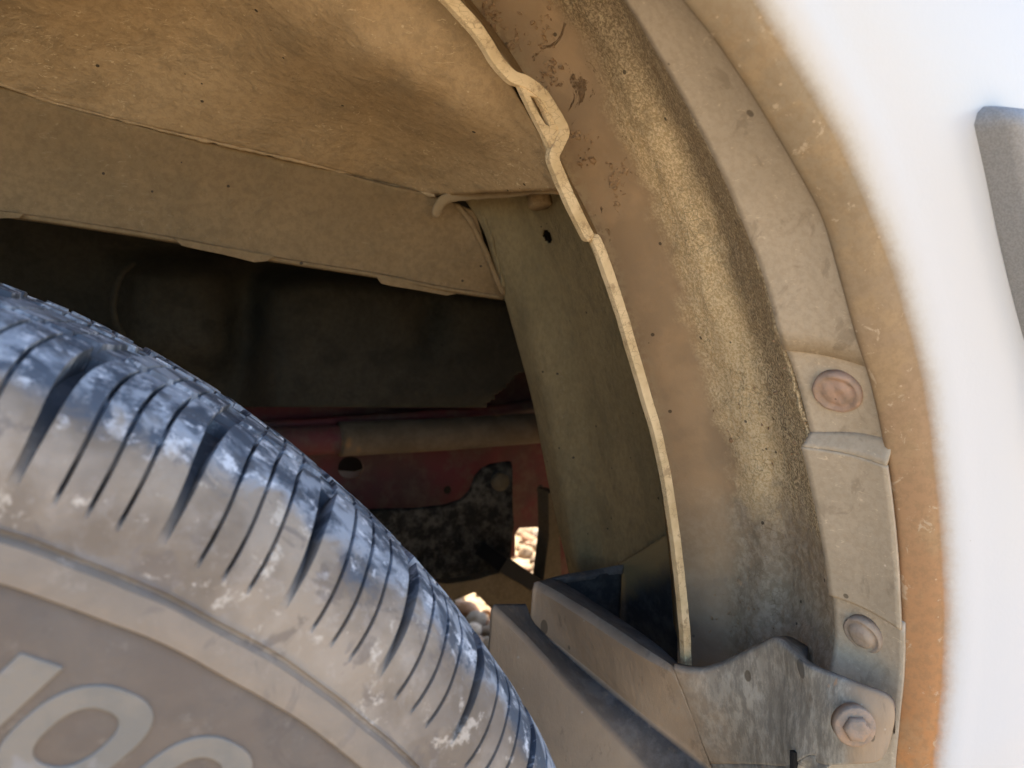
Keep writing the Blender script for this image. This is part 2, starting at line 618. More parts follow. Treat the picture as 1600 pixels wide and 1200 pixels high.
def plate(name, outer, Y, thick, mat, parent=None, holes=(), bevel=0.0):
    """flat sheet standing lengthwise at depth Y, outline and holes given in photograph pixels"""
    bm = bmesh.new()
    edges = []
    for loop in [outer, *holes]:
        vs = [bm.verts.new(P(x, y, Y) if np.isscalar(Y) else P(x, y, Y(x, y))) for x, y in loop]
        for i in range(len(vs)):
            edges.append(bm.edges.new((vs[i], vs[(i + 1) % len(vs)])))
    bmesh.ops.triangle_fill(bm, edges=edges, use_beauty=True)
    r = bmesh.ops.extrude_face_region(bm, geom=bm.faces[:])
    for v in [e for e in r['geom'] if isinstance(e, bmesh.types.BMVert)]:
        v.co.y += thick
    bmesh.ops.recalc_face_normals(bm, faces=bm.faces[:])
    if bevel:
        es = [e for e in bm.edges if len(e.link_faces) == 2 and e.calc_face_angle(0) > .9]
        bmesh.ops.bevel(bm, geom=es, offset=bevel, segments=2, affect='EDGES', profile=.5)
    return bm_obj(name, bm, mat, parent, smooth=False)


def bm_obj(name, bm, mat, parent=None, smooth=True):
    me = bpy.data.meshes.new(name)
    off = Vector(parent['_loc']) if parent is not None and '_loc' in parent else Vector((0, 0, 0))
    for v in bm.verts:
        v.co -= off
    bm.to_mesh(me)
    bm.free()
    if smooth:
        me.polygons.foreach_set('use_smooth', [True] * len(me.polygons))
    me.materials.append(mat)
    o = bpy.data.objects.new(name, me)
    col.objects.link(o)
    if parent is not None:
        o.parent = parent
        o['_loc'] = list(off)
    return o


def sweep(name, pts, ra, rb, mat, parent, seg=14, wob=0.0, ref=None, taper=True, power=2.6):
    """tube of squarish-oval section along world points; ra across (towards ref x tangent), rb along ref"""
    pts = np.asarray(pts, float)
    n = len(pts)
    tan = np.gradient(pts, axis=0)
    tan /= np.linalg.norm(tan, axis=1)[:, None]
    ref = np.array([0, 1.0, 0]) if ref is None else np.asarray(ref, float)
    V = []
    for i in range(n):
        a = np.cross(tan[i], ref)
        a /= np.linalg.norm(a)
        b_ = np.cross(a, tan[i])
        k = 1.0
        if taper:
            e = min(i, n - 1 - i)
            k = (0.25, .75, .93, 1.0)[min(e, 3)]
        for q in range(seg):
            t = 2 * math.pi * q / seg
            c, s_ = math.cos(t), math.sin(t)
            x = math.copysign(abs(c) ** (2 / power), c) * ra * k
            y = math.copysign(abs(s_) ** (2 / power), s_) * rb * k
            p = pts[i] + a * x + b_ * y
            if wob:
                nn_ = fnoise(p, 160) * .6 + fnoise(p, 420) * .4
                p = p + (a * c + b_ * s_) * nn_ * wob
            V.append(p)
    F = []
    for i in range(n - 1):
        for q in range(seg):
            k = (q + 1) % seg
            F.append((i * seg + q, i * seg + k, (i + 1) * seg + k, (i + 1) * seg + q))
    F.append(tuple(range(seg))[::-1])
    F.append(tuple((n - 1) * seg + q for q in range(seg)))
    return mesh_obj(name, V, F, mat, parent)


def lathe(name, centre, axis, prof, mat, parent, seg=40, wob=0.0, back=True):
    """turned solid: prof = (radius, height along axis) pairs"""
    axis = np.asarray(axis, float)
    axis /= np.linalg.norm(axis)
    a = np.cross(axis, [0, 0, 1.0] if abs(axis[2]) < .9 else [1.0, 0, 0])
    a /= np.linalg.norm(a)
    b_ = np.cross(axis, a)
    V, F = [], []
    for r, h in prof:
        for q in range(seg):
            t = 2 * math.pi * q / seg
            p = centre + axis * h + (a * math.cos(t) + b_ * math.sin(t)) * r
            if wob:
                p = p + axis * fnoise(p, 260) * wob
            V.append(p)
    for i in range(len(prof) - 1):
        for q in range(seg):
            k = (q + 1) % seg
            F.append((i * seg + q, i * seg + k, (i + 1) * seg + k, (i + 1) * seg + q))
    if back:
        F.append(tuple(range(seg))[::-1])
    F.append(tuple((len(prof) - 1) * seg + q for q in range(seg)))
    return mesh_obj(name, V, F, mat, parent)


# ------------------------------------------------------------------ the ground
NG = 70
gx = np.linspace(-1, 1, NG)
gx = np.sign(gx) * np.abs(gx) ** 3 * 220
gg = np.array([[(x, y, 0.0) for x in gx] for y in gx])
ground = grid_obj('ground', gg, M['ground'])
ground['kind'] = 'structure'

# ------------------------------------------------------------------ the car
car = bpy.data.objects.new('car', None)
col.objects.link(car)
car.location = ROOT_LOC
car['_loc'] = list(ROOT_LOC)
car['label'] = 'white car seen close at its dusty open wheel arch and black tyre'
car['category'] = 'car'


def part(o, label=None):
    if label:
        o['label'] = label
    return o


# --- the wheel arch: curves as radius over angle round the wheel axle
def arc(pts, Y, end_lo=None):
    a = []
    for q in pts:
        y = q[2] if len(q) > 2 else Y
        th, r = polar(P(q[0], q[1], y))
        a.append((th, r, y))
    a.sort()
    a = np.array(a)
    return a


def arc_at(a, th):
    r = np.interp(th, a[:, 0], a[:, 1])
    y = np.interp(th, a[:, 0], a[:, 2])
    return r, y


F0 = arc([(1175, 0), (1230, 90), (1290, 190), (1340, 290), (1385, 400), (1420, 510), (1445, 620), (1460, 740), (1470, 860), (1474, 960), (1470, 1060), (1462, 1150), (1455, 1200)], .168)
L1 = arc([(1070, 0), (1120, 60), (1180, 150), (1240, 250), (1290, 340), (1318, 440), (1342, 530), (1365, 600), (1385, 690), (1397, 770), (1405, 850), (1411, 960), (1411, 1040), (1404, 1110), (1395, 1200)], .178)
L2 = arc([(965, 0), (1010, 75), (1062, 165), (1107, 250), (1150, 345), (1187, 440), (1212, 540), (1235, 600), (1258, 690), (1276, 770), (1292, 850), (1302, 930), (1306, 990), (1296, 1045), (1270, 1120), (1240, 1200)], .206)
L3 = arc([(700, 0), (740, 42), (772, 85), (800, 120), (832, 170), (858, 240), (880, 292), (903, 342), (928, 388), (958, 455), (985, 543), (1010, 625), (1030, 700), (1045, 780), (1057, 860), (1065, 940), (1072, 1040), (1074, 1140)], .272)
TH = np.concatenate([np.linspace(R_(-40), R_(62), 481), np.linspace(R_(62), R_(205), 100)[1:]])


def sm(arr, k=5):
    p = np.pad(arr, k, mode='edge')
    ker = np.hanning(2 * k + 3)[1:-1]
    ker /= ker.sum()
    return np.convolve(p, ker, mode='valid')


def ring(a, dr=0.0, dy=0.0, Y=None):
    r, y = arc_at(a, TH)
    r = sm(r)
    y = np.full_like(r, Y) if Y is not None else y
    return r + dr, y + dy


def ring_pts(r, y):
    return np.stack([WC[0] + r * np.cos(TH), y, WC[2] + r * np.sin(TH)], 1)


rF, yF = ring(F0)
r1, y1 = ring(L1)
r2, y2 = ring(L2)
r3, y3 = ring(L3)

# fender: rolled edge and outer skin, one sheet from the lip outwards
low = np.clip((R_(44) - TH) / R_(44), 0, 1)
low = low * low * (3 - 2 * low)
rows, dust = [], []
lipw = np.hypot(rF - r1, yF - y1)
for dr_, dy_ in ((.0065, .0045), (.0008, .0018)):
    rows.append(ring_pts(r1 + dr_, y1 + dy_))
    dust.append(np.full_like(TH, 1.0))
prof = [(-1.0, 1.0), (-.8, 1.0), (-.6, 1.0), (-.4, 1.0), (-.25, 1.0), (-.12, .96), (0.0, .70)]
for k, dval in prof:
    rr = rF + (rF - r1) * k
    yy = yF + (y1 - yF) * (-k) - .002 * math.sin(math.pi * min(1, -k))
    rows.append(ring_pts(rr, yy))
    dust.append(np.full_like(TH, dval))
rb = .010
for t, dval in ((.25, .46), (.5, .27), (.75, .13), (1.0, .05)):
    a_ = t * math.pi / 2
    rr = rF + rb * math.sin(a_) * .9
    yy = yF - rb * (1 - math.cos(a_)) * .9 - .0
    yy = yF - rb * .55 * math.sin(a_)
    rr = rF + rb * 1.1 * (1 - math.cos(a_)) + .004 * t
    rows.append(ring_pts(rr, yy))
    dust.append(np.full_like(TH, dval))
r_end, y_end = rr, yy
for d, dy, dval in ((.012, -.0032, .03), (.03, -.006, 0), (.06, -.0085, 0), (.10, -.009, 0), (.17, -.006, 0), (.28, .002, 0), (.42, .012, 0), (.60, .03, 0)):
    rows.append(ring_pts(r_end + d, y_end + dy))
    dust.append(np.full_like(TH, dval))
g = np.array(rows)
lim = np.array([CAM_H + .335])
g[:, :, 2] = np.clip(g[:, :, 2], .22, CAM_H + .33)
fender = grid_obj('fender', g, M['paint'], car, attrs={'dust': np.array(dust), 'low': np.tile(low, (len(rows), 1))}, thick=.0012, offset=0)
part(fender, 'white fender with a brown dusty rolled lip')
fender.modifiers.new('smooth', 'SUBSURF').render_levels = 1

# body moulding on the fender at the far right
mo = resample([(1566, 192), (1584, 270), (1605, 370), (1628, 470), (1654, 580), (1676, 720)], 40)
mL = np.array([P(x - 25, y, .153) for x, y in mo])
mR = np.array([P(x + 15, y, .153) for x, y in mo])
across = [0, .03, .12, .5, .88, .97, 1]
hgt = [.0, .0085, .0115, .0125, .0115, .0085, .0]
g = np.array([mL + (mR - mL) * a_ + np.array([0, -h_ + .004, 0]) for a_, h_ in zip(across, hgt)])
tip = g[:, 0:1].copy()
tip2 = g[:, 0:1].copy()
tip2[:, :, 1] = tip2[:, :, 1] * .25 + .75 * .157
tip2[:, :, 2] += .004
tip[:, :, 1] = tip[:, :, 1] * .8 + .2 * .157
tip[:, :, 2] += .0025
for q in range(7):
    tip2[q, 0] = mL[0] + (mR[0] - mL[0]) * (.5 + (across[q] - .5) * .6) + np.array([0, .004 - hgt[q] * .2, .0052])
    tip[q, 0] = mL[0] + (mR[0] - mL[0]) * (.5 + (across[q] - .5) * .92) + np.array([0, .004 - hgt[q] * .75, .0034])
g = np.concatenate([tip2, tip, g], axis=1)
mould = grid_obj('body_moulding', g, M['mould'], car)
part(mould, 'grey plastic moulding with a rounded upper end')

# underseal surface, from lip strip to the flange
ROOT_Y = .312
rr0 = r3 + .0275
rows, acr = [], []
NR = 64
for i in range(NR + 1):
    t = i / NR                         # 0 at the flange root, 1 at the strip
    y = ROOT_Y + (y2 + .001 - ROOT_Y) * t
    r = rr0 + (r2 + .004 - rr0) * t + .030 * math.sin(math.pi * min(1, t * 1.0)) * (1 - .35 * t)
    # shallow swage beside the flange
    r = r + .0035 * math.exp(-((t - .18) / .10) ** 2) - .0035 * math.exp(-((t - .42) / .09) ** 2)
    rows.append(ring_pts(r, y))
    acr.append(np.full_like(TH, t))
g = np.array(rows)
down = np.clip((R_(64) - TH) / R_(80), 0, 1)
g = rough_up(g, .0011, 45, octaves=3)
amp = np.clip((np.array(acr) - .2) / .1, 0, 1)
g = g + (rough_up(g, .0007, 260, octaves=2) - g) * amp[..., None]
und = grid_obj('wheelhouse_outer', g, M['under'], car, attrs={'across': np.array(acr), 'down': np.tile(down, (NR + 1, 1))}, thick=.0015, offset=0)
part(und, 'wheelhouse skin under cracked dried mud and underseal')


# crumbs and clods of dried mud caught beside the flange
def to_px(p):
    d = p - CAM
    y = d @ fwd
    return np.stack([800 + F_PX * (d @ rgt) / y, 600 - F_PX * (d @ upv) / y], -1)


ico = bmesh.new()
bmesh.ops.create_icosphere(ico, subdivisions=1, radius=1)
iv = np.array([v.co[:] for v in ico.verts])
ifc = [[v.index for v in f.verts] for f in ico.faces]
ico.free()
gpx = to_px(g)
gnr = np.cross(np.gradient(g, axis=1), np.gradient(g, axis=0))
gnr /= np.linalg.norm(gnr, axis=2)[..., None]
gc = np.array([WC[0], .25, WC[2]])
gnr *= np.sign(((gc - g) * gnr).sum(2))[..., None]
cv, cf = [], []
for cx, cy, sx, sy, num in ((765, 25, 14, 26, 110), (800, 70, 14, 26, 90), (850, 50, 10, 40, 90), (862, 110, 10, 18, 70), (905, 215, 22, 7, 60), (965, 280, 12, 24, 90), (915, 245, 8, 8, 40), (1140, 950, 30, 30, 60), (1200, 660, 60, 90, 60)):
    w_ = np.exp(-((gpx[..., 0] - cx) / sx) ** 2 - ((gpx[..., 1] - cy) / sy) ** 2)
    w_[w_ < .01] = 0
    if w_.sum() == 0:
        continue
    idx = rng.choice(w_.size, num, p=(w_ / w_.sum()).ravel())
    for q in idx:
        i_, j_ = divmod(int(q), w_.shape[1])
        sz = abs(rng.normal(0, .0006)) + .0003
        A3 = np.linalg.qr(rng.normal(size=(3, 3)))[0] * np.array([sz, sz * .75, sz * .55])
        p_ = g[i_, j_] + gnr[i_, j_] * sz * .25 + rng.normal(0, .0008, 3)
        k0_ = len(cv)
        cv.extend(((iv * (1 + .3 * rng.normal(size=(len(iv), 1)))) @ A3.T + p_).tolist())
        cf.extend([[v_ + k0_ for v_ in f_] for f_ in ifc])
clods = mesh_obj('mud_crumbs', cv, cf, M['clod'], und, smooth=False)
clods['kind'] = 'stuff'


# --- lip strip panels between L1 and L2
def th_px(q, Y):
    return polar(P(q[0], q[1], Y))[0]


def strip_panel(label, a_hi, a_lo, dr, n=60, edge_hi=0.0, edge_lo=0.0, notch=0.0):
    """a_hi/a_lo = (angle at L2 side, angle at L1 side) of the upper and lower ends; dr = radial set-off (+ is deeper)"""
    rows = []
    m = 14
    for i in range(m + 1):
        t = i / m * 1.015
        ts = np.linspace(a_hi[0] + (a_hi[1] - a_hi[0]) * t, a_lo[0] + (a_lo[1] - a_lo[0]) * t, n)
        ra, ya = np.interp(ts, TH, r2), np.interp(ts, TH, y2)
        rb_, yb = np.interp(ts, TH, r1), np.interp(ts, TH, y1)
        bow = .0016 * math.sin(math.pi * t)
        r = ra + (rb_ - ra) * t + dr + bow
        y = ya + (yb - ya) * t - .0008
        rows.append(np.stack([WC[0] + r * np.cos(ts), y, WC[2] + r * np.sin(ts)], 1))
    g = rough_up(np.array(rows), .0003, 60)
    o = grid_obj('lip_strip', g, M['strip'], car, thick=.0012, offset=0)
    sharpen(o, 40)
    return part(o, label)


TJ1 = (th_px((1212, 556), .206), th_px((1360, 580), .178))
TST = (th_px((1258, 690), .206), th_px((1387, 722), .178))
TST0 = (th_px((1262, 676), .206), th_px((1384, 694), .178))
TJ2 = (th_px((1303, 920), .206), th_px((1411, 975), .178))
strip_panel('long dusty upper lip strip with drip stains', (R_(205), R_(205)), TJ1, .0020, n=160)
s_rec = strip_panel('recessed lip strip panel with a large round clip', (TJ1[0] + .004, TJ1[1] + .004), (TST0[0], TST0[1]), .0030)
s_mid = strip_panel('plain middle lip strip panel below the bluish step', TST, TJ2, -.0030)
s_low = strip_panel('lower lip strip panel with a smaller clip', (TJ2[0] + .003, TJ2[1] + .003), (R_(-40), R_(-40)), -.0008, n=90)
# the step between the recess and the middle panel faces up
rows = []
for t in np.linspace(0, 1, 5):
    ln = []
    for k in np.linspace(0, 1, 20):
        ta = TST0[0] + (TST0[1] - TST0[0]) * k
        tb = TST[0] + (TST[1] - TST[0]) * k
        th = ta + (tb - ta) * t
        ra, rb_ = np.interp(th, TH, r2), np.interp(th, TH, r1)
        ya, yb = np.interp(th, TH, y2), np.interp(th, TH, y1)
        r = ra + (rb_ - ra) * k + .0016 * math.sin(math.pi * k) + .0030 - .0060 * t
        ln.append(cyl(th, r, ya + (yb - ya) * k - .0010))
    rows.append(ln)
step = grid_obj('step', np.array(rows), M['strip'], s_mid, thick=.0012, offset=0)
step['_loc'] = car['_loc']


def strip_frame(px, py, dr):
    """point on the lip strip under a pixel and the strip's normal there (towards the axle side)"""
    best = None
    for t in np.linspace(.05, .95, 91):
        d = ray(px, py)
        for y in (y2[240] + (y1[240] - y2[240]) * t,):
            p = CAM + d * (y / d[1])
            th, r = polar(p)
            rs = np.interp(th, TH, r2) + (np.interp(th, TH, r1) - np.interp(th, TH, r2)) * t + dr + .0016 * math.sin(math.pi * t)
            e = abs(r - rs)
            if best is None or e < best[0]:
                best = (e, p, th, t)
    _, p, th, t = best
    ra, rb_ = np.interp(th, TH, r2), np.interp(th, TH, r1)
    er = np.array([math.cos(th), 0, math.sin(th)])
    tv = er * (rb_ - ra) + np.array([0, y1[240] - y2[240], 0])
    nrm = np.cross(tv, np.array([-math.sin(th), 0, math.cos(th)]))
    nrm /= np.linalg.norm(nrm)
    if nrm @ er > 0:
        nrm = -nrm
    return p, nrm


p, nrm = strip_frame(1311, 608, .0030)
c1 = lathe('clip_head', p + nrm * .0016, nrm, [(.0086, -.002), (.0086, .0010), (.0080, .0017), (.0070, .0016), (.0062, .0010), (.0050, .0011), (.0040, .0016), (.0024, .0010), (.0012, .0012), (.0003, .0011)], M['clip'], s_rec, wob=.0011)
part(c1, 'large round clip head with a cross recess')
p, nrm = strip_frame(1352, 988, -.0008)
c2 = lathe('clip_head', p + nrm * .0014, nrm, [(.0078, -.002), (.0078, .0010), (.0068, .0016), (.0062, .0006), (.0056, .0006), (.0048, .0022), (.0034, .0030), (.0018, .0032), (.0003, .0032)], M['clip2'], s_low, wob=.0004)
part(c2, 'smaller domed clip head with a raised ring')

# --- weld flange along the inner edge of the arch: sheet plus the cracked sealer on its edge
wob_r = np.array([fnoise((0, 0, t * 1.0), 40) for t in TH]) * .0008
rows = [ring_pts(r3 + .0012, y3 + .0012), ring_pts(r3 + .0048, y3 + .006), ring_pts(r3 + .0125, y3 + .018), ring_pts(r3 + .0225, np.full_like(r3, ROOT_Y - .008)), ring_pts(r3 + .0300, np.full_like(r3, ROOT_Y + .004))]
keep = TH >= polar(P(1073, 1075, .272))[0]
flange = grid_obj('weld_flange', np.array(rows)[:, keep], M['bead'], car, thick=.0025, offset=0)
sharpen(flange, 50)
part(flange, 'pressed weld flange dividing inner and outer wheelhouse')
EY = .272
up = resample([(640, -70), (672, -32), (702, 0), (722, 22), (742, 44), (760, 70), (776, 96), (798, 120), (822, 130), (845, 148), (860, 170), (872, 190), (879, 208), (870, 228), (863, 246), (872, 272), (884, 300), (900, 334), (914, 362), (923, 376)], 190)
lo = resample([(925, 366), (936, 390), (947, 420), (958, 452), (972, 495), (986, 543), (1000, 590), (1011, 628), (1022, 664), (1031, 702), (1040, 745), (1047, 790), (1053, 830), (1058, 870), (1062, 905), (1066, 945), (1070, 990), (1072, 1035), (1074, 1062)], 230)
e1 = sweep('sealer_edge', [P(x, y, EY) for x, y in up], .0023, .0018, M['seal'], flange, wob=.00016, power=12)
e2 = sweep('sealer_edge', [P(x, y, EY + .001) for x, y in lo], .0021, .0018, M['seal'], flange, wob=.00016, power=12)
for e_ in (e1, e2):
    sharpen(e_, 30)
part(e1, 'upper run of cracked pale sealer with a slotted kink')
part(e2, 'lower run of cracked pale sealer')
sl = resample([(808, 124), (820, 150), (834, 178), (848, 204), (858, 224), (864, 240)], 60)
e3 = sweep('sealer_edge', [P(x, y, EY + .002) for x, y in sl], .0013, .0014, M['seal'], flange, wob=.0001, power=10)
part(e3, 'short inner loop of sealer beside the slot')
outer = [(806, 122), (825, 130), (848, 150), (866, 182), (877, 208), (864, 240), (850, 212), (834, 182), (820, 152)]
slot = [(828, 149), (838, 152), (848, 168), (856, 188), (859, 198), (852, 194), (842, 178), (833, 162)]
web = plate('slot_tab', outer, EY - .0010, .0025, M['seal'], flange, holes=[slot])
part(web, 'flange tab with a narrow slot')
e0 = flange

# --- inner apron above the seam: curved sheet (thin-plate surface through measured depths)
ctrl = np.array([
    (705, 0, .290), (800, 125, .292), (862, 245, .296), (880, 292, .300), (640, -150, .282),
    (0, 130, .425), (-150, 90, .425), (250, 200, .424), (500, 258, .418), (680, 303, .405), (790, 296, .345),
    (0, 0, .388), (300, 0, .366), (480, 0, .318), (600, 0, .304), (0, -150, .325), (300, -150, .305), (500, -150, .290),
    (150, 90, .408), (250, 110, .405), (400, 160, .396), (380, 40, .362), (430, 70, .356), (500, 130, .366), (600, 190, .376), (680, 245, .382),
    (490, 20, .316), (580, 85, .308), (650, 140, .309), (720, 190, .313), (700, 110, .303), (600, 40, .306), (790, 222, .314), (770, 265, .340),
    (-600, 0, .425), (-600, -330, .345), (-200, -330, .315), (200, -330, .285), (600, -330, .262)])


def tps(ctrl, lam=.02):
    X = ctrl[:, :2] / 400.0
    n = len(X)
    d = np.linalg.norm(X[:, None] - X[None], axis=2)
    K = np.where(d > 0, d * d * np.log(d + 1e-12), 0) + lam * np.eye(n)
    A = np.zeros((n + 3, n + 3))
    A[:n, :n] = K
    A[:n, n] = 1
    A[:n, n + 1:] = X
    A[n, :n] = 1
    A[n + 1:, :n] = X.T
    sol = np.linalg.solve(A, np.r_[ctrl[:, 2], 0, 0, 0])

    def f(x, y):
        x, y = np.asarray(x) / 400.0, np.asarray(y) / 400.0
        d = np.hypot(x[..., None] - X[:, 0], y[..., None] - X[:, 1])
        return (np.where(d > 0, d * d * np.log(d + 1e-12), 0) * sol[:n]).sum(-1) + sol[n] + sol[n + 1] * x + sol[n + 2] * y
    return f


fY = tps(ctrl)
S1 = [(-600, -20), (-160, 88), (0, 130), (90, 160), (250, 201), (400, 235), (500, 258), (600, 285), (680, 304), (780, 298), (890, 294)]
topc = [(-600, -330), (-100, -330), (300, -330), (540, -330)]
A_ = resample(S1, 230)
B_ = resample(topc, 230)
g2 = np.array([A_ + (B_ - A_) * t for t in np.linspace(0, 1, 110)])
# right border follows the flange
g3 = np.concatenate([g2, fY(g2[..., 0], g2[..., 1])[..., None]], axis=2)
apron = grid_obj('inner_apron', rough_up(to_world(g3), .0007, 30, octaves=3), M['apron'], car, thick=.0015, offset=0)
part(apron, 'curved upper apron coated in tan dust')

# roof of the wheelhouse outside the picture, so that no light leaks in from above
gr = np.array([[(x, y, CAM_H + .30 + .0 * x) for x in np.linspace(-.9, .5, 12)] for y in np.linspace(.19, .62, 8)])

# --- inner wall between the seam and the dark opening
E1 = [(-600, 250, .436), (-160, 312, .436), (0, 333, .436), (100, 347, .436), (270, 374, .436), (420, 403, .436), (590, 430, .434), (690, 450, .430), (790, 465, .425)]
S1w = [(-600, -16, .428), (-160, 92, .428), (0, 134, .428), (90, 164, .428), (250, 205, .427), (400, 239, .425), (500, 262, .421), (600, 288, .414), (680, 306, .408), (742, 330, .405)]
mid = [(-600, 120, .436), (-160, 215, .436), (0, 240, .436), (150, 270, .436), (400, 320, .434), (600, 362, .428), (700, 390, .421), (768, 415, .412)]
g = px_grid([S1w, mid, E1], 210, 20)
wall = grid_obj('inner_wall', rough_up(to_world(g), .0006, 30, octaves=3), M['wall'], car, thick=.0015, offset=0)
part(wall, 'lower inner wall panel in brown dust with a folded edge')
# folded lower edge of the wall and its three spot-weld tabs
e = resample([(x, y, Y) for x, y, Y in E1], 120)
g = np.array([to_world(e + np.array([0, 0, d])) + np.array([0, 0, z]) for d, z in ((-.001, .001), (-.0016, .0), (-.001, -.0008), (.006, -.0014))])
grid_obj('folded_edge', g, M['wall'], wall, thick=.001, offset=0)
for pts in ([(-30, 326), (38, 334), (30, 341), (-30, 341)], [(270, 372), (284, 384), (300, 388), (350, 398), (398, 410), (418, 408), (430, 400)], [(586, 429), (596, 443), (612, 447), (650, 453), (698, 462), (714, 459), (716, 451)]):
    plate('weld_tab', pts, .431, .0016, M['wall'], wall, bevel=.0004)
# sealed seam
se = resample(S1[1:9], 200)
sp = []
for i, (x, y) in enumerate(se):
    sp.append(P(x, y + 2 + 1.5 * math.sin(i * .9) * abs(fnoise((i * .13, 0, 0), 1)), float(fY(x, y)) - .0006))
seam = sweep('seam_bead', sp, .0008, .0009, M['apron'], apron, wob=.0011, seg=8, taper=False)

# --- rib, hook, bolt and hole at the top of the pillar
rb_ = resample([(684, 340, .398), (683, 330, .398), (690, 316, .397), (704, 308, .394), (740, 303, .382), (780, 301, .362), (820, 297, .340), (860, 294, .318), (890, 293, .305)], 90)
rib = sweep('rib', to_world(rb_), .0030, .0016, M['rustrib'], car, wob=.0008, seg=10)
part(rib, 'rusty folded rib ending in a small hook')
under_ = [(696, 318, .402), (712, 312, .399), (745, 310, .388), (790, 308, .366), (840, 305, .340), (895, 300, .312)]
bc = P(844, 318, .352)
bolt = lathe('bolt', bc, (0, -.35, -1), [(.0062, -.012), (.0062, .0008), (.0056, .0018), (.0005, .002)], M['wall'], rib, seg=6)

# --- pillar
L4 = [(716, 296, .4035), (752, 350, .406), (772, 410, .408), (790, 468, .410), (806, 525, .411), (820, 575, .411), (838, 650, .411), (858, 755, .411), (875, 830, .411), (888, 885, .411), (902, 960, .411), (915, 1080, .411), (925, 1210, .411)]
Lc = [(772, 290, .391), (800, 380, .394), (822, 470, .394), (842, 570, .394), (862, 660, .394), (880, 760, .394), (898, 860, .394), (915, 960, .394), (930, 1080, .394), (940, 1210, .394)]
Ld = [(812, 288, .377), (838, 380, .382), (862, 480, .383), (884, 580, .383), (903, 680, .384), (918, 780, .385), (932, 880, .386), (946, 980, .386), (955, 1080, .386), (962, 1210, .386)]
Le = [(838, 286, .361), (865, 370, .366), (893, 470, .368), (918, 580, .369), (938, 680, .370), (952, 780, .371), (965, 880, .372), (975, 980, .372), (985, 1080, .372), (990, 1210, .372)]
Lf = [(903, 280, .318), (935, 370, .318), (965, 450, .318), (998, 550, .318), (1022, 640, .318), (1042, 730, .318), (1056, 820, .318), (1068, 920, .318), (1078, 1040, .318), (1082, 1210, .318)]
g = px_grid([L4, Lc, Ld, Le, Lf], 260, 16)
hole_c = (854, 368)
ca, sa = math.cos(R_(62)), math.sin(R_(62))


def hole(i, j):
    x, y = g[i, j, 0] - hole_c[0], g[i, j, 1] - hole_c[1]
    u_, v_ = x * ca + y * sa, -x * sa + y * ca
    return (u_ / 11.5) ** 2 + (v_ / 6.0) ** 2 < 1


gp = rough_up(to_world(g), .0006, 28, octaves=3)
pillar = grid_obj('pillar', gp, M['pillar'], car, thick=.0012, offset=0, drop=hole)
part(pillar, 'ribbed inner pillar panel with one small oval hole')
# returned edge of the pillar going into the car
rt = resample(L4, 100)
g = np.array([to_world(rt), to_world(rt + np.array([5, 0, .006])), to_world(rt + np.array([14, 2, .05]))])
grid_obj('returned_edge', g, M['pillar'], pillar, thick=.001, offset=0)
# crease bead where wall and pillar meet
cr = resample([(712, 318, .404), (735, 345, .4045), (755, 385, .4055), (772, 425, .4075), (788, 462, .409)], 60)
sweep('seam_bead', to_world(cr - np.array([0, 0, .0008])), .0016, .001, M['wall'], wall, wob=.001, seg=8)
cr = resample([(748, 322, .4025), (762, 355, .403), (775, 400, .405), (788, 450, .4075)], 50)
sweep('seam_bead', to_world(cr - np.array([0, 0, .0008])), .0010, .0008, M['pillar'], wall, wob=.0012, seg=8)

# --- deep inside: dark shield with two pressed bulges
shield_ctrl = []


def shieldY(x, y):
    b1 = np.exp(-(np.clip((np.abs(x - 278) - 62) / 26, 0, 9)) ** 2) * np.clip((600 - y) / 60, 0, 1)
    b2 = np.clip((x - 398) / 14, 0, 1) * np.clip((y - (418 + np.abs(x - 520) * .10)) / 14, 0, 1) * np.clip((655 - (x - 400) * .02 - y) / 12, 0, 1)
    b2 = b2 * (1 - .9 * np.exp(-((x - 668) / 14) ** 2) * np.clip((560 - y) / 60, 0, 1))
    b1 = b1 * np.clip((y - 402) / 18, 0, 1)
    v = np.clip((60 - np.abs(x - 375) - (y - 430) * .28) / 10, 0, 1)
    return .67 - .042 * b1 - .052 * b2 + .01 * v


xs, ys = np.meshgrid(np.linspace(-250, 900, 190), np.linspace(270, 640, 90))
sh = np.stack([xs, ys, shieldY(xs, ys)], 2)
k = np.ones(7) / 7
for _ in range(2):
    z = sh[..., 2]
    z = np.apply_along_axis(lambda a: np.convolve(np.pad(a, 3, mode='edge'), k, 'valid'), 0, z)
    sh[..., 2] = np.apply_along_axis(lambda a: np.convolve(np.pad(a, 3, mode='edge'), k, 'valid'), 1, z)


def cut(i, j):
    x, y = xs[i, j], ys[i, j]
    return y > 632 or (x > 755 and y > 632 - (x - 755) * 1.0 and y > 578)


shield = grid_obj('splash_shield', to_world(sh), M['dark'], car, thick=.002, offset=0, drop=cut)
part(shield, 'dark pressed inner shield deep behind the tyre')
ln = resample([(212, 410, .628), (190, 428, .626), (178, 465, .626), (180, 500, .626), (196, 528, .627)], 40)
part(sweep('wire', to_world(ln), .0022, .0022, M['dark'], shield, seg=8), 'thin curved edge line on the shield')

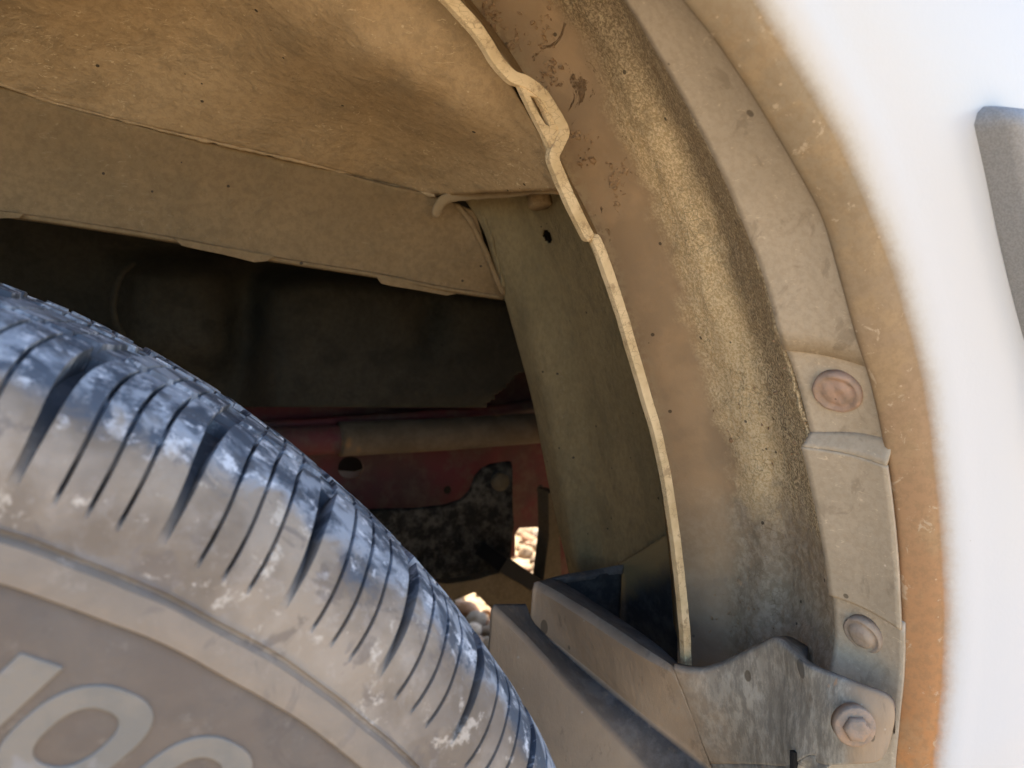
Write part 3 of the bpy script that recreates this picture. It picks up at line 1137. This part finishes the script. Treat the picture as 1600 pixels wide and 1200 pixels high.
# --- red oxide rail with holes, tube, flap
HB = [(548 + 20 * math.cos(t), 731 + 18 * math.sin(t)) for t in np.linspace(0, 2 * math.pi, 22, endpoint=False)]
HS = [(700 + 7 * math.cos(t), 766 + 7 * math.sin(t)) for t in np.linspace(0, 2 * math.pi, 12, endpoint=False)]
HR = [(845 + 6.5 * math.cos(t), 766 + 8.5 * math.sin(t)) for t in np.linspace(0, 2 * math.pi, 12, endpoint=False)]
rail = plate('frame_rail', [(250, 590), (430, 590), (600, 590), (740, 590), (780, 560), (812, 545), (900, 540), (905, 800), (905, 900), (859, 900), (858, 838), (856, 826), (850, 823), (812, 825), (805, 834), (805, 868), (780, 880), (700, 900), (250, 900)], .70, .003, M['red'], car, holes=[HB, HS, HR])
part(rail, 'red oxide painted rail with round holes')
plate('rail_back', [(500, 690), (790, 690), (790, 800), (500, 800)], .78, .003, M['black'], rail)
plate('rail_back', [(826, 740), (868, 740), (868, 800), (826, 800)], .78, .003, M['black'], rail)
plate('bracket_behind', [(528, 736), (556, 738), (580, 730), (580, 765), (528, 765)], .735, .003, M['steel'], rail)
fl = resample([(250, 668, .672), (430, 663, .672), (600, 652, .672), (770, 640, .672), (830, 632, .672), (900, 626, .672)], 60)
g = np.array([to_world(fl + np.array([0, dy_, dd])) for dy_, dd in ((-6, .028), (-5, .004), (-2, .0), (4, .0), (10, .004), (12, .028))])
part(grid_obj('rail_flange', g, M['red'], rail, thick=.0015, offset=0), 'brighter red upper flange of the rail')
tb = resample([(300, 694, .66), (430, 690, .66), (535, 686, .66), (700, 678, .66), (850, 668, .66), (930, 663, .66)], 80)
sweep('tube', to_world(tb), .0125, .0125, M['red'], rail, seg=20, power=2.0)
tb2 = resample([(530, 686, .655), (600, 683, .655), (700, 678, .655), (850, 668, .655), (930, 663, .655)], 80)
part(sweep('tube', to_world(tb2), .0148, .0148, M['tube'], rail, seg=24, power=2.0, wob=.0004, taper=False), 'dust coated tube along the red rail')
fo = [(560, 798), (600, 797), (650, 795), (695, 790), (722, 783), (736, 768), (744, 746), (756, 732), (770, 726), (799, 722), (803, 735), (802, 780), (803, 820), (800, 855), (799, 880), (790, 893), (776, 905), (758, 916), (735, 925), (700, 930), (640, 928), (540, 925), (480, 900), (500, 800)]
fo = [(x + rng.normal(0, .8), y + rng.normal(0, .8)) for x, y in fo]
flap = plate('rubber_flap', fo, .645, .006, M['flap'], car, bevel=.0015)
part(flap, 'mottled black rubber flap hung from the red rail')
lathe('bolt', P(780, 752, .645), (0, -1, 0), [(.0088, -.004), (.0088, .003), (.0078, .0042), (.0005, .0046)], M['tan'], flap, seg=26)
# red post beyond, seen left of the pillar's foot
post = plate('post', [(857, 770), (872, 770), (878, 920), (848, 920), (858, 836)], .60, .02, M['tan'], car)
part(post, 'narrow dusty post beside the pillar foot')
plate('post_face', [(872, 770), (905, 770), (905, 925), (876, 925)], .612, .004, M['red'], post)
# cross member under the flap
cm = plate('cross_member', [(640, 905), (700, 912), (745, 905), (783, 894), (828, 921), (842, 930), (842, 1010), (800, 985), (768, 950), (752, 934), (742, 926), (712, 938), (640, 945)], .60, .012, M['tan'], car, bevel=.001)
part(cm, 'flat tan cross member below the flap')
plate('member_top', [(780, 893), (793, 873), (846, 906), (850, 930), (828, 921)], .595, .05, M['black'], cm)


# --- black plastic bracket at the lower right
def bracket():
    n = 90
    # lower ledge and second wall, curve by curve from the front face upwards
    k0 = [(760, 1080, .355), (850, 1230, .312), (980, 1420, .262)]
    k1 = [(767, 953, .355), (800, 985, .347), (880, 1070, .322), (1003, 1203, .280), (1100, 1310, .250)]
    k1b = [(771, 945, .356), (806, 978, .348), (888, 1064, .323), (1010, 1195, .281), (1106, 1300, .251)]
    k2 = [(820, 944, .372), (836, 978, .366), (900, 1040, .342), (1000, 1122, .294), (1112, 1212, .268)]
    k3 = [(828, 972, .371), (842, 985, .366), (905, 1032, .342), (1005, 1115, .294), (1116, 1203, .268)]
    k4 = [(832, 921, .370), (845, 925, .366), (905, 962, .335), (1000, 1024, .288), (1056, 1053, .268)]
    k4b = [(834, 911, .371), (850, 914, .367), (915, 952, .335), (1008, 1014, .289), (1052, 1042, .270)]
    k5 = [(866, 904, .384), (878, 910, .381), (940, 950, .352), (1014, 1000, .303), (1058, 1037, .279)]
    k6 = [(872, 912, .386), (884, 922, .383), (944, 965, .354), (1016, 1010, .306), (1060, 1060, .281)]
    k7 = [(876, 960, .392), (890, 970, .389), (948, 1010, .362), (1018, 1050, .318), (1060, 1075, .292)]
    rowsets = [k0, k1, k1b, k2, k3, k4, k4b, k5, k6, k7]
    rowsets = [[(x, y, .268 + (Y - .268) * .80 if Y > .268 else Y) for x, y, Y in k] for k in rowsets]
    rr_ = [resample(k, n) for k in rowsets]
    rim_vals = [0, 0, .7, 1, 0, 0, .7, 1, .9, .4]
    G, RM = [], []
    steps = [14, 1, 6, 1, 10, 1, 5, 1, 8]
    for i, s_ in enumerate(steps):
        for t in np.linspace(0, 1, s_, endpoint=False):
            G.append(rr_[i] + (rr_[i + 1] - rr_[i]) * t)
            RM.append(np.full(n, rim_vals[i] + (rim_vals[i + 1] - rim_vals[i]) * t))
    G.append(rr_[-1])
    RM.append(np.full(n, .4))
    G = to_world(np.array(G))
    wing = np.tile(np.interp(np.linspace(0, 1, n), [0, .5, 1], [-.3, 0, .42]), (len(G), 1))
    o = grid_obj('splash_bracket', rough_up(G, .0003, 60), M['bracket'], car, attrs={'rim': np.array(RM), 'wing': wing}, thick=.0012, offset=0)
    sharpen(o, 38)
    part(o, 'dusty black plastic bracket with a ledge and boxed opening')
    # wing: from the wall's end up to the peak and out to the bolted tab
    t_ = [(1053, 1044, .2682), (1078, 1049, .2620), (1105, 1047, .257), (1150, 1029, .244), (1190, 1008, .230), (1215, 1000, .221), (1238, 1018, .211), (1262, 1040, .201), (1300, 1056, .190), (1345, 1073, .180), (1378, 1085, .174), (1391, 1095, .172), (1396, 1108, .1715)]
    m1 = [(1071, 1090, .2682), (1092, 1095, .2620), (1122, 1092, .2535), (1160, 1085, .241), (1200, 1075, .228), (1225, 1072, .218), (1245, 1076, .209), (1268, 1082, .199), (1300, 1092, .1885), (1340, 1104, .1785), (1375, 1114, .1732), (1388, 1120, .1715), (1396, 1126, .171)]
    m2 = [(1089, 1138, .2682), (1112, 1140, .2610), (1145, 1140, .2500), (1180, 1140, .236), (1212, 1140, .223), (1232, 1140, .212), (1250, 1142, .204), (1270, 1142, .197), (1300, 1146, .187), (1335, 1150, .178), (1370, 1154, .173), (1384, 1155, .1715), (1390, 1156, .1708)]
    m3 = [(1110, 1192, .2682), (1134, 1192, .259), (1165, 1192, .2460), (1195, 1194, .231), (1222, 1196, .219), (1240, 1194, .2090), (1253, 1186, .2020), (1264, 1180, .1985), (1276, 1180, .195), (1280, 1190, .194), (1300, 1194, .187), (1335, 1192, .178), (1362, 1190, .1735), (1376, 1184, .172), (1384, 1176, .171)]
    m4 = [(1140, 1250, .2665), (1158, 1250, .256), (1185, 1250, .243), (1212, 1255, .231), (1235, 1255, .219), (1246, 1250, .210), (1252, 1235, .204)]
    gg_ = spread([resample(k, 120) for k in (t_, m1, m2, m3)], 12)
    back = [gg_[0] + np.array([0, -1, .0005])]
    # thickness of the upper edge, facing up
    tk = np.interp(np.arange(120), [0, 20, 45, 58, 66, 72, 119], [.004, .008, .012, .016, .014, .003, .003])
    lift = np.interp(np.arange(120), [0, 30, 50, 66, 72, 119], [5, 4, 3, 2, 1.5, 1.5])
    e1_ = gg_[0].copy()
    e1_[:, 1] -= lift
    e1_[:, 2] += tk * .25
    e2_ = gg_[0].copy()
    e2_[:, 0] += np.interp(np.arange(120), [0, 50, 60, 68, 119], [3, 12, 26, 6, 2])
    e2_[:, 1] -= lift * 1.4
    e2_[:, 2] += tk
    e3_ = e2_ + np.array([0, 40, .002])
    rows_ = [e3_, e2_, e1_] + list(gg_)
    rimv = [np.full(120, .8), np.full(120, .9), np.full(120, .4)] + [np.full(120, max(0, .25 - .1 * i)) for i in range(len(gg_))]
    Gw = rough_up(to_world(np.array(rows_)), .0004, 70)
    wv = np.tile(np.interp(np.arange(120), [0, 35, 60, 82, 100, 119], [.42, .75, 1, .9, .3, .1]), (len(rows_), 1))
    o2 = grid_obj('bracket_wing', Gw, M['bracket'], o, attrs={'rim': np.array(rimv), 'wing': wv}, thick=.0012, offset=0)
    part(o2, 'grey streaked wing of the bracket rising to a peak')
    g4 = spread([resample(m3, 80)[:56], resample(m4, 80)[:56] if False else np.array(resample(m4, 56))], 6, smooth=False)
    o3 = grid_obj('bracket_skirt', to_world(g4), M['bracket'], o, attrs={'rim': np.zeros(g4.shape[:2]), 'wing': np.ones(g4.shape[:2])}, thick=.0012, offset=0)
    # back leg of the boxed opening, running in to the pillar
    lu = [(834, 911, .352), (880, 899, .3640), (930, 890, .3670), (977, 881, .3655)]
    ll = [(866, 907, .3605), (900, 902, .3625), (940, 896, .3645), (973, 890, .3645)]
    ld = [(866, 912, .3610), (900, 908, .3630), (940, 902, .3650), (973, 896, .3650)]
    g5 = spread([resample(k_, 30) for k_ in (lu, ll, ld)], 4, smooth=False)
    o4 = grid_obj('bracket_leg', to_world(g5), M['bracket'], o, attrs={'rim': np.ones(g5.shape[:2]) * .95, 'wing': np.zeros(g5.shape[:2])}, thick=.001, offset=0)
    part(o4, 'back leg closing the boxed opening')
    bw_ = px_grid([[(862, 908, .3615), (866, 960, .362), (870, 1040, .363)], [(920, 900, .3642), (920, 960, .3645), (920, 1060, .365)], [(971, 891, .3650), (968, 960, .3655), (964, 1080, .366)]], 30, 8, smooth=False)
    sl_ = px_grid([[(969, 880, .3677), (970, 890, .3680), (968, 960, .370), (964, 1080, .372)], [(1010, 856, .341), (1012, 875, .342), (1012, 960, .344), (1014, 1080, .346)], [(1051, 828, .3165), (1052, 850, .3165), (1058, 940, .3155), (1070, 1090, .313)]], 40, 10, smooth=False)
    fd_ = np.tile(np.linspace(-.15, 2.4, 40), (sl_.shape[0], 1))  # bracket's shade painted over the pillar foot, with some smudge
    part(grid_obj('pillar_foot_shade', rough_up(to_world(sl_), .0004, 60), M['shade_damp'], o, attrs={'fade': fd_}, thick=.0008, offset=0), 'pillar foot darkened by painted shade and smudged dirt')
    o7 = grid_obj('box_wall', rough_up(to_world(bw_), .0006, 60), M['shade_damp'], o, attrs={'fade': np.ones(bw_.shape[:2])}, thick=.001, offset=0)  # inner face of the leg, shade put into its dark colour
    part(o7, 'wall inside the boxed opening, darkened by dampness and painted shade')
    plate('notch_shade', [(1240, 1240), (1240, 1176), (1288, 1176), (1288, 1240)], .2045, .002, M['black'], o)  # added black sheet standing in for the shade inside the wing's notch
    # bolt on the tab
    pb = P(1336, 1136, .1755)
    nb = np.array([-.52, -.80, .12])
    o5 = lathe('bolt', pb, nb, [(.0072, -.004), (.0072, .0003), (.0066, .0007), (.0044, .0008)], M['bolt'], o, seg=36, wob=.0005)
    part(o5, 'rust tinted bolt with a round washer on the tab')
    o6 = lathe('bolt_head', pb, nb, [(.0046, .0), (.0046, .0026), (.0040, .0034), (.0022, .0036), (.0003, .0033)], M['bolt'], o, seg=6, wob=.0009)
    return o


bracket()


# ------------------------------------------------------------------ the wheel
wheel = bpy.data.objects.new('wheel', None)
col.objects.link(wheel)
wheel.parent = car
wheel.location = WC - ROOT_LOC
wheel['_loc'] = list(WC)
TR = .3154
prof_key = [(-.172, .205), (-.196, .225), (-.204, .255), (-.202, .283), (-.193, .3005), (-.178, .3090), (-.150, .3138), (-.100, .3154), (-.060, .3149), (-.042, .3134), (-.030, .3114), (-.018, .3074), (-.008, .2994), (-.002, .2894), (.000, .2773)]
pk = resample([(a_, b_) for a_, b_ in prof_key], 400)
ss = np.r_[0, np.cumsum(np.hypot(*np.diff(pk, axis=0).T))]
i_sh = np.argmin(np.abs(pk[:, 0] + .046) + 10 * (pk[:, 1] < .3))
s_sh = ss[i_sh]
tq = np.concatenate([np.linspace(0, s_sh - .062, 36, endpoint=False), np.linspace(s_sh - .062, ss[-1], 92)])
ps = np.interp(tq, ss, pk[:, 0])
pr = np.interp(tq, ss, pk[:, 1])
side_prof = [(.0006, .2768), (-.0004, .2762), (-.0002, .2755), (.0020, .2745), (.0032, .2715), (.0036, .2690), (.0036, .2678), (.0026, .2671), (.0038, .2640), (.0050, .256), (.0052, .246), (.0050, .236), (.0036, .226), (.0010, .216), (-.003, .207), (-.010, .203)]
ps = np.r_[ps, [a_ for a_, _ in side_prof]]
pr = np.r_[pr, [b_ for _, b_ in side_prof]]
nt_ = len(tq)
NPITCH = 56
pd = 360.0 / NPITCH
cols, kindc, gofs = [], [], []
hg = .54
bw = pd - 2 * hg
base = [(-hg - .07, 0), (-hg, 1), (-hg * .5, 1), (0, 1), (hg * .5, 1), (hg, 1), (hg + .07, 0)]
for q in (1, 2, 3):
    c0 = hg + bw * q / 4
    base += [(c0 - .75, 0), (c0 - .38, 0), (c0 - .115, 0), (c0 - .068, 2), (c0, 2), (c0 + .068, 2), (c0 + .115, 0), (c0 + .38, 0)]
base += [(hg + bw - .9, 0), (hg + bw - .45, 0)]
base.sort()
for k in range(NPITCH):
    off = 59.3 + (k - 20) * pd + .10 * math.sin(k * 2.1)
    for a_, kd in base:
        cols.append(R_(off + a_))
        gofs.append(R_(a_) if abs(a_) < hg + .1 else 0.0)
        kindc.append(kd)
cols = np.array(cols)
kindc = np.array(kindc)
gofs = np.array(gofs)
nc = len(cols)
V = np.zeros((len(ps), nc, 3))
side = np.zeros((len(ps), nc))
deep = np.zeros((len(ps), nc))
band = np.zeros((len(ps), nc))
flat = np.zeros((len(ps), nc))
dps = np.gradient(ps)
dpr = np.gradient(pr)
for i in range(len(ps)):
    s_, r_ = ps[i], pr[i]
    nl = math.hypot(dps[i], dpr[i])
    ns, nr_ = dpr[i] / nl * -1, dps[i] / nl      # outward normal of the profile
    if nr_ < 0 and s_ > -.17:
        ns, nr_ = -ns, -nr_
    tread = i < nt_
    # how far down the shoulder this row lies (0 at the first rib groove, 1 where the blocks end)
    q = (tq[i] - s_sh) / (ss[-1] - s_sh) if tread else 2
    dep = np.zeros(nc)
    if tread and -.175 < s_:
        if q >= 0.0:
            gfade = np.clip((.86 - q) / .42, 0, 1)
            sfade = np.clip((.88 - q) / .05, 0, 1)
            dep = np.where(kindc == 1, .0068 * gfade ** .8, dep)
            # sipes: the outer two run long, thin in their middle
            thin = 1 - .5 * np.clip((q - .35) / .1, 0, 1) * np.clip((.76 - q) / .05, 0, 1)
            dep = np.where(kindc == 2, .0034 * sfade * thin, dep)
        else:
            lw = s_ > -.16
            dep = np.where(kindc == 1, .0016 * lw, dep)
            dep = np.where(kindc == 2, .0009 * lw, dep)
    if tread:
        for cs, wd, dd in ((-.0465, .0022, .006), (-.084, .004, .007), (-.118, .004, .007), (-.155, .0022, .006)):
            x = abs(s_ - cs) / wd
            gd = dd * min(1, max(0, (1.35 - x) / .35))
            if cs == -.0465:
                gd *= .55
            dep = np.maximum(dep, gd)
    skew = R_(1.3) * math.sin(min(q, .6) / .6 * math.pi / 2) if q >= 0 else R_(-1.6) * np.clip(-q / .5, 0, 1.5)
    th = cols + skew - gofs * (.62 * np.clip(q / .8, 0, 1) if tread else .62)
    blk = np.zeros(nc)
    rr_ = r_ - dep * nr_
    s2 = s_ - dep * ns
    V[i, :, 0] = rr_ * np.cos(th)
    V[i, :, 1] = -s2
    V[i, :, 2] = rr_ * np.sin(th)
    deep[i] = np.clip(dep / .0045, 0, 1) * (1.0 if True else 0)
    side[i] = np.clip((q - .25) / .7, 0, 1) if tread else 1
    if not tread:
        band[i] = 1.0 if .2674 < r_ < .2755 else 0
        flat[i] = 1.0 if r_ < .2672 else 0
nn = np.vectorize(lambda a_, b_, c_: mnoise.noise(Vector((a_ * 70, b_ * 70, c_ * 70))))(V[..., 0], V[..., 1], V[..., 2])
er = V.copy()
er[..., 1] = 0
er /= np.linalg.norm(er, axis=2)[..., None]
V += er * (nn * .0005)[..., None]
V += WC
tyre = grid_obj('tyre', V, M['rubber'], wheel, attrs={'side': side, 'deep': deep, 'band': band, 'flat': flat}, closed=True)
sharpen(tyre, 42)
part(tyre, 'worn dusty tyre with sipes cut across its shoulder blocks')

# rim: dish with five spokes, hidden below the picture
rimv = [(.2050, -.012), (.2056, .001), (.2030, .003), (.1990, -.003), (.1930, -.018), (.1860, -.046), (.1700, -.048), (.1500, -.034), (.1200, -.024), (.0850, -.030), (.0660, -.032), (.0600, -.012), (.0420, -.004), (.0005, -.002)]
rim = lathe('rim', WC, (0, -1, 0), rimv, M['steel'], wheel, seg=72, back=False)
for k in range(5):
    a_ = 2 * math.pi * k / 5
    lathe('wheel_nut', WC + np.array([.048 * math.cos(a_), .010, .048 * math.sin(a_)]), (0, -1, 0), [(.0095, -.004), (.0095, .012), (.007, .016), (.0005, .017)], M['steel'], rim, seg=6)


# raised lettering on the side wall
def letter(outline, label, inner=None):
    """outline in (arc mm to the right, radial mm up) round (angle, radius) handled by caller"""
    bm = bmesh.new()
    def loop(pts, y):
        return [bm.verts.new((p_[0], y, p_[1])) for p_ in pts]
    yt, yb = -.0057, -.0040
    to = loop(outline, yt)
    bo = loop(outline, yb)
    n_ = len(outline)
    if inner is not None:
        ti = loop(inner, yt)
        bi = loop(inner, yb)
        for i in range(n_):
            j = (i + 1) % n_
            bm.faces.new((to[i], to[j], ti[j], ti[i]))
            bm.faces.new((ti[i], ti[j], bi[j], bi[i]))
    else:
        bm.faces.new(to)
    for i in range(n_):
        j = (i + 1) % n_
        bm.faces.new((bo[i], bo[j], to[j], to[i]))
    bmesh.ops.recalc_face_normals(bm, faces=bm.faces[:])
    me = bpy.data.meshes.new('raised_letter')
    bm.to_mesh(me)
    bm.free()
    me.materials.append(M['letter'])
    o = bpy.data.objects.new('raised_letter', me)
    col.objects.link(o)
    o.parent = wheel
    md = o.modifiers.new('edge', 'BEVEL')
    md.width = .0005
    md.segments = 2
    md.limit_method = 'ANGLE'
    part(o, label)
    return o


def polar_pt(arc_m, rad, th0, shear=.30, r0=.2447):
    th = R_(th0) - (arc_m + shear * (rad - r0)) / r0
    return rad * math.cos(th), rad * math.sin(th)


def ring_letter(th0, hw, hh, st, label):
    o_, i_ = [], []
    for t in np.linspace(0, 2 * math.pi, 56, endpoint=False):
        c, s_ = math.cos(t), math.sin(t)
        pw = 2 / 2.5
        x, y = math.copysign(abs(c) ** pw, c), math.copysign(abs(s_) ** pw, s_)
        o_.append(polar_pt(x * hw, .2447 + y * hh, th0))
        i_.append(polar_pt(x * (hw - st), .2447 + y * (hh - st * .95), th0))
    letter(o_, label, i_)


ring_letter(52.75, .0112, .0122, .0056, 'raised round letter, larger and left of its twin')
ring_letter(46.55, .0106, .0122, .0056, 'raised round letter at the lower right')
bar = [(-.0042, -.0122), (.0042, -.0122), (.0042, .0122), (-.0042, .0122)]
letter([polar_pt(x, .2447 + y, 56.9) for x, y in bar], 'raised upright stroke left of the round letters')

# ------------------------------------------------------------------ unseen rest of the car, added to block sun and sky: bonnet, nose, far side
def box_sheet(name, pts, faces, mat, label):
    o = mesh_obj(name, pts, faces, mat, car, smooth=False)
    md = o.modifiers.new('thickness', 'SOLIDIFY')
    md.thickness = .004
    return part(o, label)


XB, XF, YN, YFAR, ZT, ZB = -1.0, .63, .165, 1.86, CAM_H + .33, .26
paint0 = M['paint']
xs_ = np.linspace(XB, XF, 16)
ys_ = np.linspace(YN + .004, YFAR, 14)
gb = np.array([[(x, y, ZT + .045 * math.sin(math.pi * (y - YN) / (YFAR - YN)) - .03 * max(0, (x - .2) / .43) ** 2) for x in xs_] for y in ys_])
part(grid_obj('bonnet', gb, M['mould'], car, thick=.004), None)
gb = np.array([[(XF + .01 * math.sin(math.pi * (y - YN) / (YFAR - YN)), y, z) for y in ys_] for z in np.linspace(.22, ZT, 6)])
part(grid_obj('nose', gb, M['mould'], car, thick=.004), None)
gb = np.array([[(x, YFAR + .002, z) for x in xs_] for z in np.linspace(ZB, ZT, 6)])
part(grid_obj('far_side', gb, M['mould'], car, thick=.004), None)
gb = np.array([[(XB, y, z) for y in ys_] for z in np.linspace(ZB, ZT, 6)])
part(grid_obj('bulkhead', gb, M['mould'], car, thick=.004), None)
# inner bay wall behind the apron keeps the wheelhouse closed
gb = np.array([[(x, .80, z) for x in np.linspace(XB, XF, 10)] for z in np.linspace(CAM_H + .02, ZT - .004, 6)])
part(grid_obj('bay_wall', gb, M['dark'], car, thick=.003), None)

# ------------------------------------------------------------------ stones
def stone_mesh(seed):
    bm = bmesh.new()
    bmesh.ops.create_icosphere(bm, subdivisions=3, radius=1)
    sx, sy, sz = 1, random.uniform(.65, .9), random.uniform(.45, .7)
    for v in bm.verts:
        k = 1 + .28 * mnoise.noise(v.co * 1.1 + Vector((seed * 7.3, 0, 0))) + .08 * mnoise.noise(v.co * 3 + Vector((0, seed, 0)))
        v.co *= k
        v.co.x *= sx
        v.co.y *= sy
        v.co.z *= sz
    me = bpy.data.meshes.new('stone')
    bm.to_mesh(me)
    bm.free()
    me.polygons.foreach_set('use_smooth', [True] * len(me.polygons))
    me.materials.append(M['stone'])
    return me


st_me = [stone_mesh(i) for i in range(9)]
ns_ = 0
cells = []
for iy in range(0, 26):
    for ix in range(0, 12):
        t = iy / 25
        d0 = 1.15 + 1.15 * t
        lat = (ix - 5.5) * .040 - .02 + .06 * t
        p_ = fwd[:2] / np.linalg.norm(fwd[:2]) * d0 + rgt[:2] * lat
        cells.append((p_[0] + random.uniform(-.012, .012), p_[1] + random.uniform(-.012, .012)))
random.shuffle(cells)
for x, y in cells[:290]:
    o = bpy.data.objects.new('stone', random.choice(st_me))
    col.objects.link(o)
    o.parent = ground
    s_ = random.uniform(.014, .027)
    o.location = (x, y, s_ * .25)
    o.scale = (s_, s_, s_)
    o.rotation_euler = (random.uniform(-.4, .4), random.uniform(-.4, .4), random.uniform(0, 6.3))
# loose gravel around them
gv, gf = [], []
ico = bmesh.new()
bmesh.ops.create_icosphere(ico, subdivisions=1, radius=1)
iv = np.array([v.co[:] for v in ico.verts])
ifc = [[v.index for v in f.verts] for f in ico.faces]
ico.free()
for k in range(3600):
    x, y = random.uniform(-1.6, 2.4), random.uniform(-1.2, 3.2)
    s_ = random.uniform(.006, .02)
    a_ = random.uniform(0, 6.3)
    rot = np.array([[math.cos(a_), -math.sin(a_), 0], [math.sin(a_), math.cos(a_), 0], [0, 0, 1]])
    q = (iv * (1 + .25 * rng.normal(size=(len(iv), 1))) * np.array([1, .75, .55]) * s_) @ rot.T + np.array([x, y, s_ * .2])
    o0 = len(gv)
    gv.extend(q.tolist())
    gf.extend([[i + o0 for i in f] for f in ifc])
gravel = mesh_obj('gravel', gv, gf, M['stone'])
gravel['kind'] = 'stuff'

# tidy helper marks
for o in bpy.data.objects:
    if '_loc' in o:
        del o['_loc']
